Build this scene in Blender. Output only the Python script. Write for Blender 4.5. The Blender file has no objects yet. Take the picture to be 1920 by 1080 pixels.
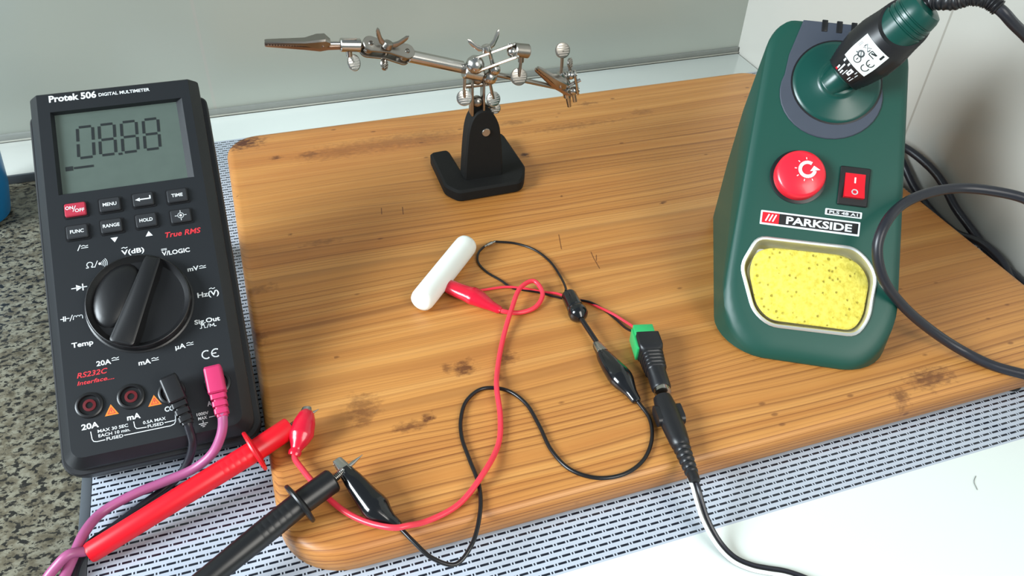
import bpy, bmesh, math, random
from mathutils import Vector, Matrix

S = 0.01                                    # every length below is in centimetres
C = bpy.context.scene.collection
random.seed(4)
R = math.radians


def V(*a):
    return Vector(a[0] if len(a) == 1 else a)


# ------------------------------------------------------------------ camera
cam_d = bpy.data.cameras.new('camera')
cam = bpy.data.objects.new('camera', cam_d)
C.objects.link(cam)
cx = V(0.94731908, -0.3186258, 0.03262137)
cy = V(0.18200629, 0.61932383, 0.76374846)
cz = V(-0.26355316, -0.71757619, 0.64468918)
m = Matrix((cx, cy, cz)).transposed().to_4x4()
m.translation = (0, 0, 35 * S)
cam.matrix_world = m
cam_d.sensor_width = 36
cam_d.lens = 1545.46 / 1920 * 36
cam_d.clip_start = 0.01
bpy.context.scene.camera = cam


def lin(c):
    out = []
    for v in c[:3]:
        v /= 255.0
        out.append(v / 12.92 if v <= 0.04045 else ((v + 0.055) / 1.055) ** 2.4)
    return (*out, 1.0)


# ------------------------------------------------------------------ light
sc = bpy.context.scene
sc.view_settings.view_transform = 'Standard'
sc.view_settings.look = 'None'
sc.view_settings.exposure = -0.05
sc.view_settings.gamma = 1
sc.view_settings.use_curve_mapping = False
world = bpy.data.worlds.new('room_light')
sc.world = world
world.use_nodes = True
bg = world.node_tree.nodes['Background']
bg.inputs[0].default_value = (0.76, 0.91, 1.0, 1)
bg.inputs[1].default_value = 0.32


def area(name, loc, target, sx, sy, power, col):
    l = bpy.data.lights.new(name, 'AREA')
    l.shape = 'RECTANGLE'
    l.size, l.size_y = sx * S, sy * S
    l.energy = power
    l.color = col
    o = bpy.data.objects.new(name, l)
    C.objects.link(o)
    o.location = V(loc) * S
    o.rotation_euler = (V(target) - V(loc)).to_track_quat('-Z', 'Y').to_euler()
    return o


# daylight of the kitchen window on the left, and a dimmer fill added at front right to brighten the near side
area('window_light', (-200, 5, 115), (34, 38, 4), 110, 90, 118.0, (0.84, 0.94, 1.0))
area('front_fill', (70, -70, 85), (30, 26, 0), 110, 80, 24.0, (1.0, 0.97, 0.90))

# ------------------------------------------------------------------ materials
def nodes_of(name):
    m = bpy.data.materials.new(name)
    m.use_nodes = True
    nt = m.node_tree
    return m, nt, nt.nodes['Principled BSDF']


def nd(nt, typ, **kw):
    n = nt.nodes.new(typ)
    for k, v in kw.items():
        setattr(n, k, v)
    return n


def put(nt, sock, v):
    if hasattr(v, 'is_output') or isinstance(v, bpy.types.NodeSocket):
        nt.links.new(v, sock)
    else:
        sock.default_value = v


def math_(nt, op, a, b=None, c=None, clamp=False):
    n = nd(nt, 'ShaderNodeMath', operation=op, use_clamp=clamp)
    put(nt, n.inputs[0], a)
    if b is not None:
        put(nt, n.inputs[1], b)
    if c is not None:
        put(nt, n.inputs[2], c)
    return n.outputs[0]


def mixc(nt, f, a, b, mode='MIX'):
    n = nd(nt, 'ShaderNodeMix', data_type='RGBA', blend_type=mode)
    put(nt, n.inputs[0], f)
    put(nt, n.inputs[6], a)
    put(nt, n.inputs[7], b)
    return n.outputs[2]


def coords(nt, sx=1, sy=1, sz=1, loc=(0, 0, 0)):
    """object coordinates in centimetres, scaled per axis"""
    t = nd(nt, 'ShaderNodeTexCoord')
    mp = nd(nt, 'ShaderNodeMapping')
    mp.inputs['Scale'].default_value = (100 * sx, 100 * sy, 100 * sz)
    mp.inputs['Location'].default_value = loc
    nt.links.new(t.outputs['Object'], mp.inputs[0])
    return mp.outputs[0]


def noise(nt, vec, scale, detail=3, rough=0.5):
    n = nd(nt, 'ShaderNodeTexNoise')
    n.inputs['Scale'].default_value = scale
    n.inputs['Detail'].default_value = detail
    n.inputs['Roughness'].default_value = rough
    nt.links.new(vec, n.inputs['Vector'])
    return n.outputs[0]


def ramp(nt, fac, stops):
    n = nd(nt, 'ShaderNodeValToRGB')
    els = n.color_ramp.elements
    while len(els) < len(stops):
        els.new(0.5)
    for e, (p, c) in zip(els, stops):
        e.position = p
        e.color = c if len(c) == 4 else lin(c)
    put(nt, n.inputs[0], fac)
    return n.outputs[0]


def bump(nt, bsdf, height, strength, dist=0.02):
    b = nd(nt, 'ShaderNodeBump')
    b.inputs['Strength'].default_value = strength
    b.inputs['Distance'].default_value = dist * S
    nt.links.new(height, b.inputs['Height'])
    nt.links.new(b.outputs[0], bsdf.inputs['Normal'])


def mat(name, col, rough=0.4, metal=0.0, grain=0.0, gscale=30, spec=0.5, coat=0.0, vary=0.06, sss=0.0):
    m, nt, b = nodes_of(name)
    v = coords(nt)
    base = lin(col)
    n1 = noise(nt, v, 1.3, 4)
    lo = tuple(x * (1 - vary) for x in base[:3]) + (1,)
    hi = tuple(min(1, x * (1 + vary)) for x in base[:3]) + (1,)
    nt.links.new(mixc(nt, n1, lo, hi), b.inputs['Base Color'])
    b.inputs['Roughness'].default_value = rough
    b.inputs['Metallic'].default_value = metal
    b.inputs['Specular IOR Level'].default_value = spec
    b.inputs['Coat Weight'].default_value = coat
    b.inputs['Coat Roughness'].default_value = 0.1
    if sss:
        b.inputs['Subsurface Weight'].default_value = sss
        b.inputs['Subsurface Radius'].default_value = (0.004, 0.004, 0.004)
        b.inputs['Subsurface Scale'].default_value = 0.5
    if grain:
        bump(nt, b, noise(nt, v, gscale, 2), grain)
    return m


M = {}
M['meter'] = mat('meter_plastic', (24, 27, 31), 0.42, grain=0.12, gscale=40)
M['meter_rear'] = mat('meter_rear_plastic', (24, 26, 30), 0.5, grain=0.15, gscale=40)
M['black'] = mat('black_plastic', (20, 20, 22), 0.35, grain=0.05)
M['black_soft'] = mat('black_rubber', (24, 24, 27), 0.38, grain=0.04)
M['black_gloss'] = mat('black_vinyl', (14, 15, 18), 0.16, coat=0.4)
M['cord'] = mat('black_cord', (30, 31, 38), 0.36)
M['wire_black'] = mat('black_wire', (20, 18, 20), 0.3)
M['iron_black'] = mat('cast_iron', (20, 20, 19), 0.75, grain=0.5, gscale=22, spec=0.25)
M['button'] = mat('button_rubber', (30, 32, 36), 0.55)
M['button_red'] = mat('button_red_rubber', (170, 40, 62), 0.5)
M['white_ink'] = mat('white_ink', (215, 220, 222), 0.5, vary=0.02)
M['red_ink'] = mat('red_ink', (200, 45, 55), 0.5, vary=0.02)
M['orange_ink'] = mat('orange_ink', (215, 125, 40), 0.5, vary=0.02)
M['dark_ink'] = mat('dark_ink', (22, 28, 30), 0.5, vary=0.02)
M['lcd'] = mat('lcd_film', (80, 92, 86), 0.35, vary=0.1)
M['red'] = mat('red_plastic', (222, 14, 34), 0.36, vary=0.03)
M['red_vinyl'] = mat('red_vinyl', (205, 16, 48), 0.26, coat=0.3, vary=0.03)
M['red_wire'] = mat('red_silicone', (234, 56, 74), 0.32, vary=0.03)
M['pink_plug'] = mat('pink_plug_plastic', (196, 48, 100), 0.4, vary=0.04)
M['pink'] = mat('pink_cable', (168, 86, 132), 0.38, vary=0.04)
M['socket_red'] = mat('socket_red', (92, 14, 22), 0.4)
M['knob_red'] = mat('red_knob_plastic', (235, 32, 52), 0.3, coat=0.2, vary=0.03)
M['green'] = mat('green_plastic', (9, 66, 55), 0.45, grain=0.08, gscale=45, vary=0.03)
M['green_smooth'] = mat('green_smooth_plastic', (8, 64, 56), 0.3, vary=0.03)
M['station_grey'] = mat('grey_plastic', (60, 66, 78), 0.5, grain=0.08, gscale=45)
M['terminal'] = mat('terminal_green', (44, 170, 98), 0.35)
M['chrome'] = mat('nickel', (190, 187, 182), 0.22, metal=1.0, vary=0.05)
M['steel'] = mat('steel', (158, 153, 146), 0.3, metal=1.0, vary=0.08)
M['copper_tint'] = mat('worn_nickel', (168, 148, 136), 0.34, metal=1.0, vary=0.2)
M['aluminium'] = mat('aluminium', (238, 239, 238), 0.48, metal=1.0, vary=0.03)
M['white_rod'] = mat('white_silicone', (232, 236, 230), 0.5, vary=0.01, sss=0.3)
M['sticker'] = mat('sticker', (225, 232, 228), 0.4, vary=0.02)
M['blue'] = mat('blue_plastic', (20, 120, 178), 0.35)
M['trim'] = mat('grey_trim', (124, 127, 122), 0.4)
M['trim_light'] = mat('light_joint', (160, 160, 150), 0.4)
M['ledge'] = mat('white_ledge', (205, 208, 202), 0.12, vary=0.01)
M['hob_frame'] = mat('hob_frame', (84, 90, 96), 0.35)
M['hair'] = mat('fibre', (60, 60, 60), 0.5)


def wood_material():
    m, nt, b = nodes_of('pine')
    v = coords(nt)
    sep = nd(nt, 'ShaderNodeSeparateXYZ')
    nt.links.new(v, sep.inputs[0])
    x, y, z = sep.outputs
    low = noise(nt, coords(nt, 0.018, 0.05, 0.1, (3, 1, 0)), 1.0, 2)
    mid = noise(nt, coords(nt, 0.06, 0.25, 0.5, (7, 2, 0)), 1.0, 2)
    y2 = math_(nt, 'ADD', y, math_(nt, 'MULTIPLY', low, 5.0))
    y2 = math_(nt, 'ADD', y2, math_(nt, 'MULTIPLY', mid, 0.7))
    y2 = math_(nt, 'ADD', y2, math_(nt, 'MULTIPLY', z, 2.6))
    # growth rings: long late-wood lines of uneven spacing, sharp on one side
    def line_noise(scale, off):
        c = nd(nt, 'ShaderNodeCombineXYZ')
        nt.links.new(math_(nt, 'MULTIPLY', x, 0.004), c.inputs[0])
        nt.links.new(y2, c.inputs[1])
        c.inputs[2].default_value = off
        return noise(nt, c.outputs[0], scale, 1, 0.4)
    ph = math_(nt, 'ADD', math_(nt, 'MULTIPLY', y2, 1.55), math_(nt, 'MULTIPLY', line_noise(0.55, 3.0), 5.0))
    fr = math_(nt, 'FRACT', ph)
    late = math_(nt, 'MULTIPLY', math_(nt, 'POWER', fr, 5.5), math_(nt, 'SUBTRACT', 1.0, math_(nt, 'POWER', fr, 26.0)))
    fr2 = math_(nt, 'FRACT', math_(nt, 'MULTIPLY', ph, 2.7))
    fine = math_(nt, 'MULTIPLY', math_(nt, 'POWER', fr2, 3.0), 0.35)
    streak = noise(nt, coords(nt, 0.03, 0.6, 0.6, (4, 4, 0)), 1.0, 3)
    strength = ramp(nt, noise(nt, coords(nt, 0.012, 0.075, 0.1, (1, 5.3, 0)), 1.0, 1), [(0.38, (0.30, 0.30, 0.30, 1)), (0.58, (1, 1, 1, 1))])
    front = math_(nt, 'MULTIPLY', math_(nt, 'SUBTRACT', 37.0, y), 0.07, clamp=True)
    strength = math_(nt, 'MAXIMUM', strength, front)
    fac = math_(nt, 'MULTIPLY', math_(nt, 'MULTIPLY', late, 1.35), strength)
    fac = math_(nt, 'MULTIPLY', math_(nt, 'MAXIMUM', fac, fine), math_(nt, 'ADD', 0.45, streak), clamp=True)
    base = ramp(nt, line_noise(1.6, 9.0), [(0.3, (178, 114, 50)), (0.55, (194, 132, 64)), (0.75, (203, 145, 78))])
    broad = noise(nt, coords(nt, 0.05, 0.2, 0.2), 1.0, 2)
    base = mixc(nt, math_(nt, 'MULTIPLY', broad, 0.5), base, lin((206, 150, 82)))
    stave = ramp(nt, noise(nt, coords(nt, 0.03, 0.22, 0.2, (6, 1, 3)), 1.0, 3, 0.6), [(0.50, (0, 0, 0, 1)), (0.66, (1, 1, 1, 1))])
    base = mixc(nt, math_(nt, 'MULTIPLY', stave, 0.42), base, lin((162, 92, 40)))
    col = mixc(nt, math_(nt, 'MULTIPLY', fac, 0.9), base, lin((100, 44, 10)))
    fib = noise(nt, coords(nt, 0.35, 10, 10), 1.0, 3)
    col = mixc(nt, math_(nt, 'MULTIPLY', math_(nt, 'SUBTRACT', fib, 0.42), 0.55, clamp=True), col, lin((150, 86, 34)))
    vs = nd(nt, 'ShaderNodeTexVoronoi')
    vs.inputs['Scale'].default_value = 0.55
    nt.links.new(coords(nt, 0.7, 1.3, 1), vs.inputs['Vector'])
    speck = ramp(nt, vs.outputs['Distance'], [(0.05, (1, 1, 1, 1)), (0.10, (0, 0, 0, 1))])
    speck = math_(nt, 'MULTIPLY', speck, math_(nt, 'GREATER_THAN', noise(nt, coords(nt, 0.11, 0.13, 1, (2, 2, 2)), 1.0, 1), 0.5))
    col = mixc(nt, math_(nt, 'MULTIPLY', speck, 0.6), col, lin((96, 48, 16)))
    # burns, knots and scratches left by use
    wob = noise(nt, coords(nt, 2.2, 3.4, 1), 1.0, 4, 0.65)
    spots = [(8.79, 31.14, .55, 1.2, .85), (7.9, 31.35, .4, .9, .6), (11.31, 31.2, .5, 1.2, .7), (10.4, 29.9, .3, 1, .8),
             (5.95, 28.2, .32, 1.2, .95), (5.0, 27.9, .35, 2.5, .7), (2.85, 29.9, .9, 1.0, .55), (2.7, 29.0, .4, 1.3, .55), (1.15, 46.35, .18, 1, .8),
             (-.95, 59.4, 1.0, 1.6, 1.0), (1.3, 56.4, .28, 1.6, .8), (3.8, 56.2, .5, 2.0, .6), (6.2, 56.0, .9, 3.5, .35), (10, 56.4, 1.0, 6, .35),
             (-2.0, 36.9, .7, 1, .6), (-1.5, 41.2, .45, 2.5, .5), (19.66, 51.8, .28, 1.3, 1.0), (27.1, 42.9, .16, 2, .8),
             (31.2, 22.2, .5, 1, .7), (33.8, 22.8, .7, 2, .7), (27.5, 58.3, .35, 2.5, .45), (31.5, 55.7, .5, 2, .3), (2.9, 44.9, .3, 4, .4), (25, 55, .5, 8, .35), (20.5, 56.8, .35, 4, .45), (20.3, 45.7, .12, 1, .8)]
    mask = None
    for sx, sy, r, st, a in spots:
        dx = math_(nt, 'DIVIDE', math_(nt, 'SUBTRACT', x, sx), st)
        dy = math_(nt, 'SUBTRACT', y, sy)
        d = math_(nt, 'SQRT', math_(nt, 'ADD', math_(nt, 'MULTIPLY', dx, dx), math_(nt, 'MULTIPLY', dy, dy)))
        d = math_(nt, 'ADD', math_(nt, 'DIVIDE', d, r), math_(nt, 'MULTIPLY', math_(nt, 'SUBTRACT', wob, 0.5), 3.0))
        k = math_(nt, 'MULTIPLY', math_(nt, 'SUBTRACT', 1.25, d, clamp=True), a)
        mask = k if mask is None else math_(nt, 'MAXIMUM', mask, k)
    for ax, ay, bx, by in [(19.78, 39.0, 19.69, 38.3), (19.69, 38.3, 19.64, 37.2), (20.0, 38.6, 19.75, 38.0), (18.42, 41.4, 18.0, 39.8), (7.56, 47.76, 7.43, 47.0), (9.0, 47.5, 8.85, 46.6)]:
        L = V(bx - ax, by - ay).length
        ux, uy = (bx - ax) / L, (by - ay) / L
        px_ = math_(nt, 'SUBTRACT', x, ax)
        py_ = math_(nt, 'SUBTRACT', y, ay)
        al = math_(nt, 'ADD', math_(nt, 'MULTIPLY', px_, ux), math_(nt, 'MULTIPLY', py_, uy))
        pe = math_(nt, 'ABSOLUTE', math_(nt, 'SUBTRACT', math_(nt, 'MULTIPLY', px_, uy), math_(nt, 'MULTIPLY', py_, ux)))
        inl = math_(nt, 'MULTIPLY', math_(nt, 'GREATER_THAN', al, 0.0), math_(nt, 'LESS_THAN', al, L))
        k = math_(nt, 'MULTIPLY', inl, math_(nt, 'MULTIPLY', math_(nt, 'LESS_THAN', pe, 0.035), 0.7))
        mask = math_(nt, 'MAXIMUM', mask, k)
    col = mixc(nt, mask, col, lin((80, 36, 12)))
    nt.links.new(col, b.inputs['Base Color'])
    b.inputs['Roughness'].default_value = 0.45
    b.inputs['Specular IOR Level'].default_value = 0.5
    b.inputs['Coat Weight'].default_value = 0.22
    b.inputs['Coat Roughness'].default_value = 0.45
    bump(nt, b, fib, 0.15, 0.01)
    return m


M['wood'] = wood_material()


def granite_material():
    m, nt, b = nodes_of('granite')
    v = coords(nt, 0.8, 1.0, 1.0)
    n1 = noise(nt, v, 1.5, 5, 0.65)
    n2 = noise(nt, coords(nt, 0.75, 1.1, 1, (9, 4, 2)), 3.1, 4, 0.6)
    n3 = noise(nt, coords(nt, 1, 1, 1, (2, 8, 5)), 5.0, 3, 0.6)
    col = ramp(nt, n1, [(0.3, (72, 66, 52)), (0.45, (104, 98, 82)), (0.6, (136, 134, 118)), (0.75, (112, 104, 86))])
    fle = ramp(nt, n2, [(0.43, (1, 1, 1, 1)), (0.48, (0, 0, 0, 1))])
    col = mixc(nt, fle, col, lin((32, 31, 30)))
    fl3 = ramp(nt, n3, [(0.36, (1, 1, 1, 1)), (0.42, (0, 0, 0, 1))])
    col = mixc(nt, math_(nt, 'MULTIPLY', fl3, 0.75), col, lin((48, 44, 40)))
    nt.links.new(col, b.inputs['Base Color'])
    b.inputs['Roughness'].default_value = 0.28
    return m


M['granite'] = granite_material()


def hob_material():
    m, nt, b = nodes_of('hob_glass')
    v = coords(nt)
    sep = nd(nt, 'ShaderNodeSeparateXYZ')
    nt.links.new(v, sep.inputs[0])
    x, y = sep.outputs[0], sep.outputs[1]
    vv = math_(nt, 'DIVIDE', math_(nt, 'SUBTRACT', y, 18.82 - 0.17), 0.34)
    row = math_(nt, 'FLOOR', vv)
    odd = math_(nt, 'MODULO', row, 2.0)
    u = math_(nt, 'ADD', math_(nt, 'DIVIDE', math_(nt, 'SUBTRACT', x, -11.0), 0.645), math_(nt, 'MULTIPLY', odd, 0.5))
    fu = math_(nt, 'FRACT', u)
    fv = math_(nt, 'ABSOLUTE', math_(nt, 'SUBTRACT', math_(nt, 'FRACT', vv), 0.5))
    inrow = math_(nt, 'LESS_THAN', fv, 0.18)
    dash = math_(nt, 'LESS_THAN', fu, 0.66)
    dot = math_(nt, 'LESS_THAN', math_(nt, 'ABSOLUTE', math_(nt, 'SUBTRACT', fu, 0.83)), 0.06)
    pat = math_(nt, 'MULTIPLY', inrow, math_(nt, 'MAXIMUM', dash, dot))
    zone = math_(nt, 'MULTIPLY', math_(nt, 'GREATER_THAN', y, 18.64), math_(nt, 'LESS_THAN', y, 63.3))
    pat = math_(nt, 'MULTIPLY', pat, zone)
    base = mixc(nt, zone, lin((216, 223, 218)), lin((176, 184, 196)))
    col = mixc(nt, pat, base, lin((28, 32, 42)))
    nt.links.new(col, b.inputs['Base Color'])
    b.inputs['Roughness'].default_value = 0.13
    return m


M['hob'] = hob_material()


def tile_material(name, col, axis, pos, width, joint):
    m, nt, b = nodes_of(name)
    v = coords(nt)
    sep = nd(nt, 'ShaderNodeSeparateXYZ')
    nt.links.new(v, sep.inputs[0])
    a = sep.outputs[axis]
    d = math_(nt, 'ABSOLUTE', math_(nt, 'SUBTRACT', a, pos))
    j = math_(nt, 'LESS_THAN', d, width)
    n1 = noise(nt, coords(nt, 0.05, 0.05, 0.05), 1.0, 2)
    base = mixc(nt, n1, lin(tuple(c * 0.97 for c in col)), lin(tuple(min(255, c * 1.03) for c in col)))
    nt.links.new(mixc(nt, j, base, lin(joint)), b.inputs['Base Color'])
    b.inputs['Roughness'].default_value = 0.22
    bump(nt, b, noise(nt, coords(nt), 0.5, 2), 0.03, 0.05)
    return m


M['tile_back'] = tile_material('wall_tile', (156, 161, 152), 0, -2.65, 0.12, (160, 160, 152))
M['tile_right'] = tile_material('wall_tile_side', (176, 174, 166), 1, 43.9, 0.09, (150, 147, 138))


def sponge_material():
    m, nt, b = nodes_of('sponge_foam')
    v = coords(nt)
    n1 = noise(nt, v, 3.0, 4, 0.65)
    vo = nd(nt, 'ShaderNodeTexVoronoi')
    vo.inputs['Scale'].default_value = 2.6
    nt.links.new(v, vo.inputs['Vector'])
    pore = ramp(nt, math_(nt, 'ADD', vo.outputs['Distance'], math_(nt, 'MULTIPLY', n1, 0.35)), [(0.26, (1, 1, 1, 1)), (0.42, (0, 0, 0, 1))])
    col = ramp(nt, n1, [(0.3, (196, 178, 56)), (0.6, (226, 210, 92))])
    col = mixc(nt, math_(nt, 'MULTIPLY', pore, 0.75), col, lin((128, 112, 20)))
    nt.links.new(col, b.inputs['Base Color'])
    b.inputs['Roughness'].default_value = 0.9
    h = math_(nt, 'SUBTRACT', n1, math_(nt, 'MULTIPLY', pore, 0.8))
    bump(nt, b, h, 0.7, 0.08)
    return m


M['sponge'] = sponge_material()

# ------------------------------------------------------------------ mesh building
def frame_from(origin, xa, ya, za):
    m = Matrix((V(xa), V(ya), V(za))).transposed().to_4x4()
    m.translation = V(origin)
    return m


def axis_frame(origin, axis, up=(0, 0, 1)):
    """z of the frame runs along axis"""
    z = V(axis).normalized()
    u = V(up)
    if abs(z.dot(u)) > 0.98:
        u = V(0, 1, 0)
    x = u.cross(z).normalized()
    return frame_from(origin, x, z.cross(x), z)


class MB:
    def __init__(self, T=None):
        self.bm = bmesh.new()
        self.T = T or Matrix()

    def _v(self, p, T=None):
        return self.bm.verts.new((T or self.T) @ V(p))

    def loft(self, rings, cap0=True, cap1=True, closed=True, T=None):
        vr = [[self._v(p, T) for p in r] for r in rings]
        n = len(rings[0])
        for a, b in zip(vr[:-1], vr[1:]):
            for i in range(n if closed else n - 1):
                j = (i + 1) % n
                self.bm.faces.new((a[i], a[j], b[j], b[i]))
        if cap0:
            self.bm.faces.new(list(reversed(vr[0])))
        if cap1:
            self.bm.faces.new(vr[-1])
        return vr

    def lathe(self, prof, T=None, n=24, ex=1.0, ey=1.0, cap0=True, cap1=True):
        rings = []
        for r, h in prof:
            rings.append([(r * ex * math.cos(2 * math.pi * i / n), r * ey * math.sin(2 * math.pi * i / n), h) for i in range(n)])
        return self.loft(rings, cap0, cap1, T=T)

    def cyl(self, a, b, r, n=16, r2=None, bev=0.0):
        a, b = V(a), V(b)
        L = (b - a).length
        r2 = r if r2 is None else r2
        T = self.T @ axis_frame(a, b - a)
        if bev:
            prof = [(r - bev, 0), (r, bev), (r2, L - bev), (r2 - bev, L)]
        else:
            prof = [(r, 0), (r2, L)]
        self.lathe(prof, T, n)

    def ball(self, c, r, n=14, sx=1, sy=1, sz=1, T=None):
        k = n // 2
        prof = [(max(1e-4, r * math.sin(math.pi * i / k)), -r * math.cos(math.pi * i / k) * sz) for i in range(k + 1)]
        T0 = (T or self.T) @ Matrix.Translation(V(c))
        self.lathe(prof, T0, n, sx, sy)

    def box(self, c, size, bev=0.0, T=None, seg=2):
        T = T or self.T
        hx, hy, hz = [s / 2 for s in size]
        vs = [self._v((c[0] + a * hx, c[1] + b * hy, c[2] + d * hz), T) for d in (-1, 1) for a, b in ((-1, -1), (1, -1), (1, 1), (-1, 1))]
        fs = [self.bm.faces.new([vs[i] for i in f]) for f in ((3, 2, 1, 0), (4, 5, 6, 7), (0, 1, 5, 4), (1, 2, 6, 5), (2, 3, 7, 6), (3, 0, 4, 7))]
        if bev:
            ed = {e for f in fs for e in f.edges}
            bmesh.ops.bevel(self.bm, geom=list(ed), offset=bev, segments=seg, affect='EDGES', profile=0.5)

    def tube(self, pts, r, n=10, sub=8, smooth=True, flat=1.0):
        P = spline(pts, sub) if smooth else [V(p) for p in pts]
        rr = r if callable(r) else (lambda t: r)
        T = None
        rings = []
        up = None
        for i, p in enumerate(P):
            d = (P[min(i + 1, len(P) - 1)] - P[max(i - 1, 0)]).normalized()
            if up is None:
                up = V(0, 0, 1) if abs(d.z) < 0.9 else V(0, 1, 0)
            x = up.cross(d).normalized()
            up = d.cross(x).normalized()
            q = rr(i / (len(P) - 1))
            rings.append([p + x * (q * math.cos(2 * math.pi * k / n)) + up * (q * flat * math.sin(2 * math.pi * k / n)) for k in range(n)])
        self.loft(rings)

    def prism(self, poly, z0, z1, bev=0.0, T=None):
        """poly in the xy plane of the frame, counter-clockwise"""
        if bev:
            ins = inset_poly(poly, bev)
            rings = [[(x, y, z0) for x, y in ins], [(x, y, z0 + bev) for x, y in poly], [(x, y, z1 - bev) for x, y in poly], [(x, y, z1) for x, y in ins]]
        else:
            rings = [[(x, y, z0) for x, y in poly], [(x, y, z1) for x, y in poly]]
        self.loft(rings, T=T)

    def add(self, verts, faces, T=None):
        vs = [self._v(p, T) for p in verts]
        for f in faces:
            try:
                self.bm.faces.new([vs[i] for i in f])
            except ValueError:
                pass

    def hole_face(self, outer, inner, T=None):
        """flat face between two loops of existing verts"""
        es = []
        for loop in (outer, inner):
            for i in range(len(loop)):
                a, b = loop[i], loop[(i + 1) % len(loop)]
                e = self.bm.edges.get((a, b)) or self.bm.edges.new((a, b))
                es.append(e)
        bmesh.ops.triangle_fill(self.bm, edges=es, use_beauty=True, use_dissolve=False)

    def build(self, name, mt, parent=None, angle=35, recalc=True):
        if recalc:
            bmesh.ops.recalc_face_normals(self.bm, faces=self.bm.faces[:])
        bmesh.ops.scale(self.bm, vec=(S, S, S), verts=self.bm.verts[:])
        me = bpy.data.meshes.new(name)
        self.bm.to_mesh(me)
        self.bm.free()
        me.materials.append(M[mt] if isinstance(mt, str) else mt)
        me.shade_smooth()
        me.set_sharp_from_angle(angle=R(angle))
        o = bpy.data.objects.new(name, me)
        C.objects.link(o)
        if parent is not None:
            o.parent = parent
        return o


def spline(pts, sub=8):
    P = [V(p) for p in pts]
    if len(P) < 3:
        return [P[0].lerp(P[-1], i / sub) for i in range(sub + 1)]
    out = []
    E = [P[0] * 2 - P[1]] + P + [P[-1] * 2 - P[-2]]
    for i in range(1, len(E) - 2):
        p0, p1, p2, p3 = E[i - 1:i + 3]
        t0 = 0.0
        t1 = t0 + max(1e-4, (p1 - p0).length) ** 0.5
        t2 = t1 + max(1e-4, (p2 - p1).length) ** 0.5
        t3 = t2 + max(1e-4, (p3 - p2).length) ** 0.5
        for k in range(sub):
            t = t1 + (t2 - t1) * k / sub
            a1 = p0 * ((t1 - t) / (t1 - t0)) + p1 * ((t - t0) / (t1 - t0))
            a2 = p1 * ((t2 - t) / (t2 - t1)) + p2 * ((t - t1) / (t2 - t1))
            a3 = p2 * ((t3 - t) / (t3 - t2)) + p3 * ((t - t2) / (t3 - t2))
            b1 = a1 * ((t2 - t) / (t2 - t0)) + a2 * ((t - t0) / (t2 - t0))
            b2 = a2 * ((t3 - t) / (t3 - t1)) + a3 * ((t - t1) / (t3 - t1))
            out.append(b1 * ((t2 - t) / (t2 - t1)) + b2 * ((t - t1) / (t2 - t1)))
    out.append(P[-1])
    return out


def rrect(x0, x1, y0, y1, r, n=6):
    """rounded rectangle, counter-clockwise; r may be (bl, br, tr, tl)"""
    rs = r if isinstance(r, (tuple, list)) else (r,) * 4
    out = []
    for (px, py, a0), q in zip(((x0, y0, 180), (x1, y0, 270), (x1, y1, 0), (x0, y1, 90)), rs):
        ox = px + q if px == x0 else px - q
        oy = py + q if py == y0 else py - q
        for i in range(n + 1):
            a = R(a0 + 90 * i / n)
            out.append((ox + q * math.cos(a), oy + q * math.sin(a)))
    return out


def round_poly(poly, r, n=4):
    out = []
    N = len(poly)
    for i in range(N):
        p, a, b = V(poly[i]), V(poly[i - 1]), V(poly[(i + 1) % N])
        da, db = (a - p), (b - p)
        q = min(r, da.length * 0.48, db.length * 0.48)
        A, B = p + da.normalized() * q, p + db.normalized() * q
        for k in range(n + 1):
            t = k / n
            out.append(tuple((A.lerp(p, t)).lerp(p.lerp(B, t), t)))
    return out


def inset_poly(poly, d):
    N = len(poly)
    out = []
    for i in range(N):
        p = V(poly[i])
        a, b = V(poly[i - 1]), V(poly[(i + 1) % N])
        t = (b - a)
        nrm = V(-t.y, t.x)
        if nrm.length < 1e-9:
            out.append(tuple(p))
            continue
        nrm.normalize()
        out.append(tuple(p + nrm * d))
    return out


def txt(mb, s, x, y, h, w=None, T=None, bold=0.0, z=0.0, shear=0.0, rot=0.0):
    """flat lettering centred on (x, y), cap height h, total width w"""
    cu = bpy.data.curves.new('lettering', 'FONT')
    cu.body = s
    cu.size = 1
    cu.shear = shear
    cu.offset = bold
    cu.resolution_u = 3
    ob = bpy.data.objects.new('lettering', cu)
    me = ob.to_mesh()
    vs = [v.co.copy() for v in me.vertices]
    fs = [tuple(p.vertices) for p in me.polygons]
    if vs:
        x0, x1 = min(v.x for v in vs), max(v.x for v in vs)
        kx = ky = h / 0.70
        if w:
            kx = w / (x1 - x0)
        mx = (x0 + x1) / 2
        cr, sr = math.cos(R(rot)), math.sin(R(rot))
        out = []
        for v in vs:
            a, b = (v.x - mx) * kx, (v.y - 0.35) * ky
            out.append((x + a * cr - b * sr, y + a * sr + b * cr, z))
        mb.add(out, fs, T)
    ob.to_mesh_clear()
    bpy.data.objects.remove(ob)
    bpy.data.curves.remove(cu)


def stroke(mb, pts, w, z=0.0, T=None):
    """thin flat line"""
    for a, b in zip(pts[:-1], pts[1:]):
        a, b = V(a), V(b)
        d = (b - a).normalized()
        n = V(-d.y, d.x) * (w / 2)
        e = d * (w * 0.3)
        mb.add([(*(a - e + n), z), (*(a - e - n), z), (*(b + e - n), z), (*(b + e + n), z)], [(0, 1, 2, 3)], T)


def arc(cx_, cy_, r, a0, a1, n=14):
    return [(cx_ + r * math.cos(R(a0 + (a1 - a0) * i / n)), cy_ + r * math.sin(R(a0 + (a1 - a0) * i / n))) for i in range(n + 1)]


def tag(o, label=None, cat=None, group=None, kind=None):
    if label:
        o['label'] = label
    if cat:
        o['category'] = cat
    if group:
        o['group'] = group
    if kind:
        o['kind'] = kind
    return o


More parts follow.
